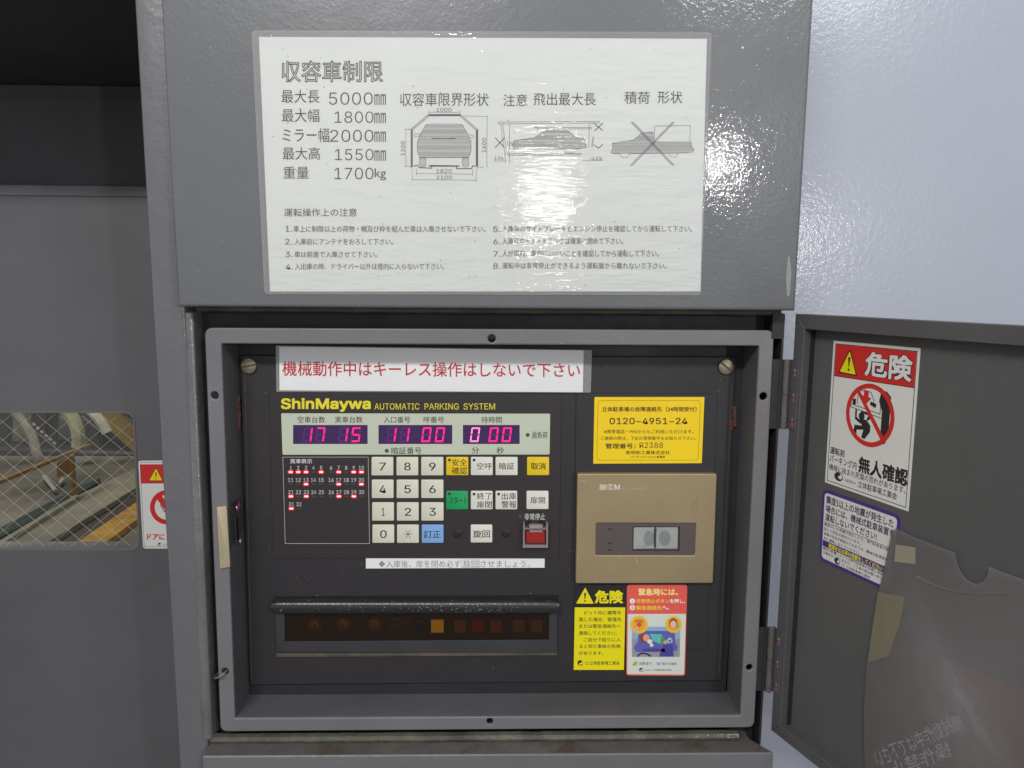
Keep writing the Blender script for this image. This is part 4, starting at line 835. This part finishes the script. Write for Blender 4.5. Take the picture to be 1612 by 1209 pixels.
def digit(parent, ch, x0, x1, y0, y1, hot=False):
    w_ = (x1 - x0); hh = (y1 - y0); t = w_ * 0.17; sl = 0.13
    def q(x, y): return (x0 + x + (hh - y) * sl - hh * sl * .5, y0 + y)
    H2 = hh / 2; gp = 1.3
    shapes = {'a': [(gp, 0), (w_ - gp, 0), (w_ - t - gp * .4, t), (t + gp * .4, t)], 'd': [(gp, hh), (w_ - gp, hh), (w_ - t - gp * .4, hh - t), (t + gp * .4, hh - t)],
              'g': [(t * .6 + gp, H2), (t + gp, H2 - t / 2), (w_ - t - gp, H2 - t / 2), (w_ - t * .6 - gp, H2), (w_ - t - gp, H2 + t / 2), (t + gp, H2 + t / 2)],
              'f': [(0, gp), (t, t + gp * .4), (t, H2 - t / 2 - gp), (0, H2 - gp)], 'e': [(0, hh - gp), (t, hh - t - gp * .4), (t, H2 + t / 2 + gp), (0, H2 + gp)],
              'b': [(w_, gp), (w_ - t, t + gp * .4), (w_ - t, H2 - t / 2 - gp), (w_, H2 - gp)], 'c': [(w_, hh - gp), (w_ - t, hh - t - gp * .4), (w_ - t, H2 + t / 2 + gp), (w_, H2 + gp)]}
    for k_, p in shapes.items():
        on = k_ in SEG[ch]; w = M(); w.flat(PR, ZT(*[q(*v) for v in p]), HK + .00028)
        w.build('digit_segment', (seg_hot if hot else seg_on) if on else seg_off, parent)
for k_, digs in (('a', (('1', 178), ('7', 240), ('1', 352), ('5', 414))), ('b', (('1', 588), ('1', 652), ('0', 758), ('0', 824))), ('c', (('0', 995), ('0', 1086), ('0', 1150)))):
    w = M(); w.flat(PR, ZT.rect(*disp[k_]), HK + .00018); d_ = w.build('digit_display', mat('display_window', (54, 34, 78), 0.25, emit=((52, 26, 78), 0.28)), cp)
    for i, (c, x) in enumerate(digs): digit(d_, c, x, x + 42, 474, 545, hot=(k_ == 'c' and i == 0))
# occupancy lamp grid
ZG = Zm(430, 700, 6.3625)
ww = mat('white_line_print', (206, 202, 200), 0.5)
w = M(); w.line(PR, ZG((97, 125), (952, 125), (965, 990), (121, 990)), 0.55, h, True); w.build('grid_border', ww, cp)
w = M(); w.text(PR, '実車表示', ZG.rect(170, 142, 390, 190), h, bold=.02); w.build('grid_heading', ww, cp)
cols = [172, 248, 326, 402, 478, 578, 654, 730, 805, 882]; rows = [(232, 274), (354, 396), (476, 518), (597, 640)]
lit = {1, 2, 3, 5, 7, 9, 10, 13, 17, 20, 21, 23, 27, 29, 31}
w = M(); led_core = mat('lit_lamp_core', (255, 150, 150), 0.4, emit=((255, 165, 165), 1.7)); led_halo = mat('lit_lamp_halo', (200, 10, 30), 0.5, emit=((230, 8, 36), 0.8)); led_off = mat('unlit_grid_lamp', (78, 66, 66), 0.5)
for n_ in range(1, 33):
    r_, c_ = (n_ - 1) // 10, (n_ - 1) % 10; x = cols[c_] + (3, 3, 6, 10)[r_] * (1 - c_ / 18); ty, ly = rows[r_]
    s_ = str(n_); hw = 12 if n_ < 10 else 26
    w.text(PR, s_, ZG.rect(x - hw + (0 if n_ != 1 else 4), ty - 20, x + hw, ty + 20), h, bold=.012)
    if n_ in lit:
        m_ = M(); m_.prism_ab(PR, rounded([PR.hit(*p, HK) for p in ZG.rect(x - 28, ly - 17, x + 29, ly + 17)], .0012, 4), HK, HK + .00025); ln = m_.build('lamp_halo', led_halo, cp)  # red glow around the lit core, imitated by a dim emissive pad
        m_ = M(); m_.flat(PR, ZG.rect(x - 19, ly - 9, x + 20, ly + 9), HK + .0003, r=.0006); m_.build('lamp_core', led_core, ln)
    else:
        m_ = M(); m_.flat(PR, ZG.rect(x - 21, ly - 6, x + 22, ly + 6), HK + .00012); m_.build('unlit_lamp', led_off, cp)
w.build('grid_numbers', mat('white_grid_numbers', (190, 184, 184), 0.5), cp)
# keys
key_m = mat('key_cream', (216, 214, 196), 0.42, mott=(60, 0.975), bump=(300, 0.00006)); key_y = mat('key_yellow', (236, 200, 22), 0.42, mott=(60, 0.97)); key_g = mat('key_green', (26, 160, 90), 0.42, mott=(60, 0.95)); key_b = mat('key_blue', (128, 172, 226), 0.42, mott=(60, 0.97)); key_w = mat('key_pale', (224, 223, 212), 0.42, mott=(60, 0.97))
leg = mat('key_print', (34, 28, 24), 0.5); HKY = HK + 0.0011
def key(x0, y0, x1, y1, m_, txt, trs, dot=None, bold=0.0, name='key'):
    w = M(); w.prism(PR, ZK.rect(x0, y0, x1, y1), HK + .0001, HKY, r=0.0012, ch=0.0006, ch_n=2, seg=3); k_ = w.build(name, m_, cp, smooth=True)
    w = M()
    for s_, r in zip(txt, trs): w.text(PR, s_, ZK.rect(*r), HKY + .0001, bold=bold)
    w.build('key_lettering', leg, k_)
    if dot: w = M(); w.disc(PR, ZK(dot)[0], 2.3, HKY + .0001); w.build('key_lamp', mat('key_lamp_dark', (52, 54, 46), 0.5), k_)
for r_, row in enumerate(('789', '456', '123', '0*')):
    y0 = (98, 278, 458, 635)[r_]; y1 = (245, 425, 604, 780)[r_]; dx = (0, 2, 5, 7)[r_]
    for c_, ch in enumerate(row):
        x0 = (74, 272, 468)[c_] + dx * (1 - c_ * .35); x1 = (248, 446, 645)[c_] + dx * (1 - c_ * .35); cx_ = (x0 + x1) / 2 + 1; cy_ = (y0 + y1) / 2 + 2
        if ch == '*':
            w = M(); w.prism(PR, ZK.rect(x0, y0, x1, y1), HK + .0001, HKY, r=0.0012, ch=0.0006, ch_n=2, seg=3); k_ = w.build('key', key_m, cp, smooth=True); w = M()
            for a in (0, 60, 120):
                t = math.radians(a); l_ = 34 if a == 0 else 37; w.line(PR, ZK((cx_ - l_ * math.cos(t), cy_ - l_ * math.sin(t)), (cx_ + l_ * math.cos(t), cy_ + l_ * math.sin(t))), 0.75, HKY + .0001 + a * 1e-8)
            w.build('key_lettering', leg, k_)
        else:
            hw = 26 if ch != '1' else 12; key(x0, y0, x1, y1, key_m, [ch], [(cx_ - hw, cy_ - 32, cx_ + hw, cy_ + 32)], bold=.006)
key(667, 98, 843, 243, key_y, ['安全', '確認'], [(712, 113, 833, 168), (712, 177, 833, 235)], (692, 122), .008)
key(862, 98, 1037, 243, key_w, ['空呼'], [(910, 143, 1030, 197)], (888, 122), .004)
key(1058, 98, 1234, 243, key_w, ['暗証'], [(1087, 143, 1207, 197)], None, .008)
key(1308, 98, 1484, 243, key_y, ['取消'], [(1338, 143, 1457, 197)], None, .012)
key(667, 367, 841, 515, key_g, ['スタート'], [(692, 412, 832, 470)], (692, 390), .004)
key(862, 367, 1036, 514, key_w, ['終了', '扉閉'], [(910, 380, 1028, 435), (910, 447, 1028, 502)], (888, 392), .006)
key(1058, 367, 1231, 514, key_w, ['出庫', '警報'], [(1106, 380, 1223, 435), (1106, 445, 1223, 502)], (1083, 392), .006)
key(1304, 367, 1479, 512, key_w, ['扉開'], [(1334, 413, 1452, 467)], None, .002)
key(861, 635, 1033, 777, key_w, ['旋回'], [(880, 678, 1013, 737)], None, .012)
key(472, 635, 646, 780, key_b, ['訂正'], [(490, 680, 624, 740)], None, .008)
for c in ((755, 705), (1140, 703)):
    w = M(); cc_ = PR.hit(*ZK(c)[0], HK); w.prism_ab(PR, circle(cc_, 0.0047, 24), HK - .0002, HK + .0008, .0007, 2); pg_ = w.build('blank_plug', mat('blank_plug_black', (42, 38, 40), 0.35, mott=(60, 0.9)), cp, smooth=True)
w = M(); w.prism_ab(PR, circle(PR.hit(*ZK((1255, 572))[0], HK), 0.0019, 14), HK, HK + .0006, .0003); w.build('stop_lamp', mat('stop_lamp_dark', (86, 70, 68), 0.35), cp)
w = M(); w.text(PR, '非常停止', ZK.rect(1288, 545, 1452, 597), h, bold=.010); w.build('stop_lettering', ww, cp)
# guarded emergency stop
es = thing('emergency_stop_button', 'square red emergency button under a small clear hinged guard', 'button', PR.at(PR.hit(843, 860), HK))
ZE = Zm(800, 800, 15.11)
w = M(); w.prism(PR, ZE((385, 520), (915, 520), (915, 870), (380, 870)), HK + .0001, HK + .002, ch=.0004); w.build('button_base', mat('button_base_dark', (60, 34, 34), 0.4), es)
w = M(); w.prism(PR, ZE.rect(430, 560, 878, 830), HK + .002, HK + .0055, r=.0003, ch=.0005, ch_n=2); w.build('red_button', mat('button_red', (196, 30, 32), 0.35, coat=.3), es)
clr = film('clear_guard', (228, 208, 206), haze=0.34, rough=0.12, bump=None); clr2 = film('clear_guard_face', (230, 215, 215), haze=0.0, rough=0.05, bump=None)
for q, z0_, z1_ in (([(358, 375), (395, 375), (395, 945), (350, 945)], .0002, .0085), ([(905, 375), (950, 375), (945, 945), (910, 945)], .0002, .0085), ([(350, 875), (945, 875), (945, 945), (355, 945)], .0002, .0075), ([(395, 485), (905, 485), (905, 512), (395, 512)], .0002, .008), ([(490, 400), (830, 400), (815, 480), (505, 480)], .004, .0085), ([(500, 535), (830, 535), (800, 572), (520, 572)], .0075, .0088)):
    w = M(); w.prism(PR, ZE(*q), HK + z0_, HK + z1_, ch=.0002); w.build('guard_rim', clr, es)
w = M(); w.prism(PR, ZE.rect(396, 514, 904, 872), HK + .007, HK + .0076); w.build('guard_window', clr2, es)
for x in (497, 797): w = M(); w.prism(PR, ZE((x - 22, 330), (x + 22, 330), (x + 26, 400), (x - 26, 470)), HK + .0002, HK + .005); w.build('hinge_lug', black, es)

# ================================================================== switch drawer
ZS = Zm(420, 920, 3.358)
sb = thing('switch_box', 'dark framed compartment with tinted window over key switches and small buttons', 'switch box', PR.at(PR.hit(655, 1036), HP))
HB = HP + 0.0035
frame_dark = mat('switch_frame', (62, 62, 66), 0.45, bump=(200, .0002), mott=(16, 0.8), speck=(220, 0.79, (110, 104, 98)))
o_ = [PR.hit(*p, HB) for p in ZS((45, 120), (1537, 120), (1535, 360), (50, 360))]; i_ = [PR.hit(*p, HB) for p in ZS((92, 130), (1493, 130), (1492, 293), (95, 303))]
w = M(); w.plate(PR, o_, [i_], HP + .0003, HB, .0003); w.build('box_frame', frame_dark, sb)
w = M(); w.prism(PR, ZS((48, 366), (1537, 360), (1537, 377), (50, 386)), HP + .0001, HP + .0022, ch=.0005); w.build('bottom_sill', mat('dusty_sill', (98, 88, 78), 0.6, mott=(20, 0.7), bump=(150, .0004)), sb)
w = M(); w.prism(PR, ZS((45, 66), (1543, 58), (1543, 84), (45, 84)), HP + .0001, HP + .0010); w.build('top_gap', black, sb)
w = M(); w.flat(PR, ZS((85, 120), (1500, 120), (1500, 310), (85, 312)), HP + .00015); w.build('inner_panel', mat('switch_inner', (52, 42, 38), 0.5, mott=(8, 0.8)), sb)
w = M(); a, b = (PR.at(PR.hit(*p, HB + .004), HB + .004) for p in ZS((25, 119), (1545, 118)))
sec = [(-.0068, -.0062), (-.0066, -.001), (-.0050, .0016), (-.0030, .0026), (.0035, .0034), (.0058, .0024), (.0068, .0), (.0068, -.0062)]
vs = []
n_ = 61
for k in range(n_):
    p = a.lerp(b, k / (n_ - 1)); e_ = 1.0 if 0 < k < n_ - 1 else .8
    vs += [p + Vector((0, -o1 * e_, -z1 * e_)) for z1, o1 in sec]
m_ = len(sec); fsx = [(k * m_ + i, k * m_ + (i + 1) % m_, (k + 1) * m_ + (i + 1) % m_, (k + 1) * m_ + i) for k in range(n_ - 1) for i in range(m_)] + [tuple(range(m_ - 1, -1, -1)), tuple(range((n_ - 1) * m_, n_ * m_))]
w.add(vs, fsx); w.build('lift_handle', mat('worn_black_handle', (40, 40, 44), 0.34, bump=(420, .00022), mott=(10, 0.75), coat=.4, speck=(240, 0.66, (96, 92, 92))), sb, smooth=True)
amb = mat('amber_switch', (150, 92, 62), 0.4)
for k, c in enumerate(((252, 218), (407, 213), (567, 213))):
    w = M(); w.prism_ab(PR, circle(PR.hit(*ZS(c)[0], HP + .002), .0082, 24), HP + .0002, HP + .0012, .0003); sw = w.build('key_switch', mat('key_switch_brown', (112, 72, 50), 0.35, metal=.3), sb)
    w = M(); w.prism_ab(PR, circle(PR.hit(*ZS(c)[0], HP + .002), .0052, 20), HP + .0012, HP + .0020, .0006, 2); w.build('lock_barrel', mat('lock_barrel', (176, 128, 92), 0.3, metal=.6), sw, smooth=True)
    w = M(); w.prism(PR, ZS.rect(c[0] - 2.5, c[1] - 9, c[0] + 3.5, c[1] + 10), HP + .0020, HP + .0021); w.build('keyhole', black, sw)
for x0_, x1_, y0_, y1_, col, nm in ((868, 935, 190, 256, (255, 206, 50), 'yellow'), (990, 1053, 190, 255, (136, 86, 58), 'brown'), (1086, 1150, 192, 253, (150, 20, 28), 'red'), (1180, 1244, 193, 255, (136, 86, 58), 'brown'), (1300, 1363, 190, 254, (136, 86, 58), 'brown'), (1395, 1458, 190, 254, (136, 86, 58), 'brown')):
    w = M(); w.prism(PR, ZS.rect(x0_, y0_, x1_, y1_), HP + .0002, HP + .0022, ch=.0004); bt = w.build('square_button', mat('square_' + nm, col, 0.4, emit=(col, .10) if nm == 'yellow' else None), sb)
w = M(); w.prism(PR, ZS.rect(725, 185, 775, 225), HP + .0002, HP + .002, ch=.0005); w.build('slide_switch', mat('slide_switch', (84, 50, 42), 0.5), sb)
w = M(); w.prism_ab(PR, circle(PR.hit(*ZS((812, 208))[0], HP), .0055, 20), HP + .0002, HP + .003, .0008, 2); w.build('rotary_knob', mat('rotary_knob', (40, 36, 36), 0.4), sb, smooth=True)
w = M()
for r in ((655, 178, 675, 192), (683, 178, 703, 192), (655, 208, 675, 232), (683, 208, 703, 232)): w.text(PR, '番号', ZS.rect(*r), HP + .0003, bold=.01)
w.build('switch_lettering', mat('switch_ink', (140, 96, 62), 0.5), sb)
w = M(); w.prism(PR, ZS((93, 130), (1492, 130), (1491, 294), (96, 302)), HB - .0010, HB - .0004)
m_ = film('smoked_window', (52, 38, 30), haze=0.12, rough=0.08, bump=(20, .0002)); 
for n in m_.node_tree.nodes:
    if n.type == 'BSDF_TRANSPARENT': n.inputs[0].default_value = (0.78, 0.68, 0.58, 1)
w.build('tinted_window', m_, sb)

# ================================================================== card reader
ZC = Zm(900, 740, 6.3625)
cr_ = thing('card_reader', 'beige metal card reader with a small grey slot window at the right of the panel', 'card reader', PR.at(PR.hit(1014, 918), HP))
HC = HP + 0.0095
champagne = mat('champagne_metal', (184, 164, 128), 0.36, metal=0.45, bump=(420, .00008), mott=(9, 0.88), stain=[(22, .62, (150, 132, 102), .1)], speck=(150, 0.80, (214, 206, 190)))
o_ = rounded([PR.hit(*p, HC) for p in ZC((58, 38), (1455, 38), (1415, 1133), (40, 1135))], .0018, 3); i_ = rounded([PR.hit(*p, HC) for p in ZC((245, 530), (1245, 532), (1234, 856), (239, 855))], .0014, 3)
w = M(); w.plate(PR, o_, [i_], HP + .0015, HC, .0008); w.build('reader_case', champagne, cr_, smooth=True)
w = M(); w.plate(PR, offset_poly(i_, -.0004), [[PR.hit(*p, HC - .001) for p in ZC((612, 566), (1085, 568), (1080, 815), (607, 812))]], HC - .003, HC - .0011, .0002); w.build('reader_fascia', mat('fascia_brown_grey', (92, 82, 80), 0.45, mott=(20, .93)), cr_)
w = M(); w.prism(PR, ZC((605, 560), (1095, 560), (1090, 825), (600, 822)), HC - .006, HC - .0045); w.build('window_well', mat('well_dark', (84, 76, 70), 0.5), cr_)
gsl = mat('slot_window_grey', (164, 168, 166), 0.35, mott=(40, .9), stain=[(60, .60, (134, 138, 138), .14)])
w = M(); w.prism(PR, ZC((622, 574), (832, 574), (830, 790), (616, 793)), HC - .0046, HC - .0022, ch=.0004); w.build('slot_shutter', gsl, cr_)
w = M(); w.prism(PR, ZC((846, 574), (1066, 574), (1062, 791), (842, 790)), HC - .0046, HC - .0022, ch=.0004); w.build('slot_shutter', gsl, cr_)
w = M(); w.prism(PR, ZC((822, 590), (850, 590), (845, 768), (822, 768)), HC - .0046, HC - .0018, ch=.0003); w.build('card_slot', mat('slot_dark', (60, 62, 56), 0.5), cr_)
for y in (592, 733, 803):
    w = M(); w.flat(PR, ZC.rect(362, y - 8, 404, y + 8), HC - .0010); w.build('reader_lamp', mat('reader_lamp_dark', (58, 50, 50), 0.5), cr_)
h = HC + .0001; wl_ = mat('reader_lettering', (228, 222, 208), 0.5)
w = M(); w.text(PR, 'SE', ZC.rect(278, 145, 345, 197), h, bold=.02); w.text(PR, 'M', ZC.rect(432, 145, 482, 197), h, bold=.01); w.ring(PR, ZC((375, 168))[0], 4.3, .75, h, 28); w.ring(PR, ZC((405, 168))[0], 4.3, .75, h + 2e-5, 28); w.ring(PR, ZC((385, 168))[0], 2.6, .5, h + 3e-5, 24)
w.build('brand_lettering', wl_, cr_)
w = M(); w.text(PR, 'CD-R0070', ZC.rect(500, 175, 755, 198), h, bold=-.01); w.build('type_lettering', mat('faint_lettering', (200, 186, 160), 0.5), cr_)
scr = mat('scratch_dark', (92, 80, 62), 0.6); w = M(); w.line(PR, ZC((1262, 290), (1225, 345), (1205, 385)), .35, h); w.build('scratch', scr, cr_)
w = M(); w.line(PR, ZC((1264, 300), (1252, 380), (1245, 460), (1225, 470), (1208, 445), (1205, 400)), .2, h); w.build('scratch', scr, cr_)
for q in (((100, 105), (150, 120)), ((60, 860), (64, 885)), ((415, 975), (425, 990)), ((245, 1105), (260, 1118)), ((1320, 1050), (1340, 1068)), ((652, 880), (655, 940)), ((474, 870), (476, 890)), ((235, 965), (243, 972))):
    w = M(); w.line(PR, ZC(*q), .5, h); w.build('scratch', mat('scratch_pale', (216, 208, 192), 0.5), cr_)

# reflection of red lettering in the sleeve, painted as faint mirrored characters
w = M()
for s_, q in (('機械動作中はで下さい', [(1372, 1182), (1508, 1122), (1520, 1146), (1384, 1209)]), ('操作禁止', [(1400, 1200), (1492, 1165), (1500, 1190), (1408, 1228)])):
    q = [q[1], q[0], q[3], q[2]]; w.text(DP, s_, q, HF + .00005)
w.build('painted_reflection', film('painted_reflection', (216, 60, 76), haze=0.26, rough=0.5, bump=None), fs)

# rust at the edges of the recess back, flaked paint on the drawer handle, dust on the ledges
rust = mat('rust_patch', (112, 70, 52), 0.8, mott=(160, 0.6), bump=(300, .0003))
for cx_, y0_, y1_, hw in ((374.5, 624, 646, 4.2), (376.5, 644, 674, 3.4), (1156.5, 640, 672, 3.6), (1151.5, 662, 676, 4.5), (372, 618, 626, 2.0)):
    n_ = 9; L_ = [(cx_ - hw * random.uniform(.3, 1), y0_ + (y1_ - y0_) * i / n_) for i in range(n_ + 1)]; R_ = [(cx_ + hw * random.uniform(.3, 1), y0_ + (y1_ - y0_) * i / n_) for i in range(n_ + 1)]
    w = M(); w.flat(PR, L_ + R_[::-1], HP + .0002 if cx_ in (374.5, 376.5, 1151.5, 1156.5) else 0.0002); w.build('rust_patch', rust, cc)
w = M(); hf = HB + .004 + .0036
for k in range(70):
    x = random.gauss(705, 55) if k < 55 else random.uniform(560, 830); y = random.uniform(955.5, 964) - (0.5 if x > 700 else 0); r_ = random.uniform(.3, 1.0)
    w.flat(PR, [(x + r_ * 1.2 * math.cos(a), y + r_ * .7 * math.sin(a)) for a in (0, 1.1, 2.3, 3.7, 5.0)], hf + k * 1e-7)
w.build('flaked_paint', mat('flaked_paint', (150, 146, 144), .5), sb, kind='stuff')

# chips and dust: flange, open door, mounting panel, sliding door
def flecks(pl, n, x0, x1, y0, y1, h, name, rgb, parent, rmax=.8, keep=None):
    w = M(); k = 0
    while k < n:
        x, y = random.uniform(x0, x1), random.uniform(y0, y1); k += 1
        if keep and not keep(x, y): continue
        r_ = random.uniform(.25, rmax); a0 = random.uniform(0, PI); st_ = random.uniform(.4, 1)
        pts = []
        for a in (0, 1.1, 2.3, 3.7, 5.0):
            u_, v_ = r_ * math.cos(a), r_ * st_ * math.sin(a); pts.append((x + u_ * math.cos(a0) - v_ * math.sin(a0), y + u_ * math.sin(a0) + v_ * math.cos(a0)))
        w.flat(pl, pts, h + k * 1e-7)
    w.build(name, mat(name + '_%d' % rgb[0], rgb, .6), parent, kind='stuff')
flecks(PC, 260, 326, 1214, 520, 1146, .00015, 'chipped_paint', (86, 82, 82), cc, .9, lambda x, y: (y < 538 and 330 < x < 1210) or (y > 1134 and 355 < x < 1180) or x < 345 and y < 1000 and x > 336 or (x > 1200 and y < 900 and x < 1206))
flecks(PR, 150, 390, 1130, 905, 1070, HP + .0001, 'dust_fleck', (98, 92, 88), mp, .7, lambda x, y: (y > 1038 and x < 895) or (y < 935 and x < 895 and y > 900))
flecks(DP, 120, 1295, 1600, 560, 1190, E1 + .00005 if False else .00006, 'dust_fleck', (112, 110, 108), cc, .8, lambda x, y: x > 1440 and y < 850 or x < 1350 and y > 950)

sm = film('finger_smudge', (110, 116, 118), haze=0.05, rough=0.5, bump=None)
for cx_, rx in ((775, 55), (930, 62)):
    for j, k_ in enumerate((1.0,)):
        w = M(); w.flat(PR, ZC(*[(cx_ + rx * k_ * math.cos(2 * PI * i / 20) * (1 + .1 * math.sin(3 * i)), 682 + 78 * k_ * math.sin(2 * PI * i / 20)) for i in range(20)]), HC - .0021 + j * 6e-5); w.build('finger_smudge', sm, cr_)
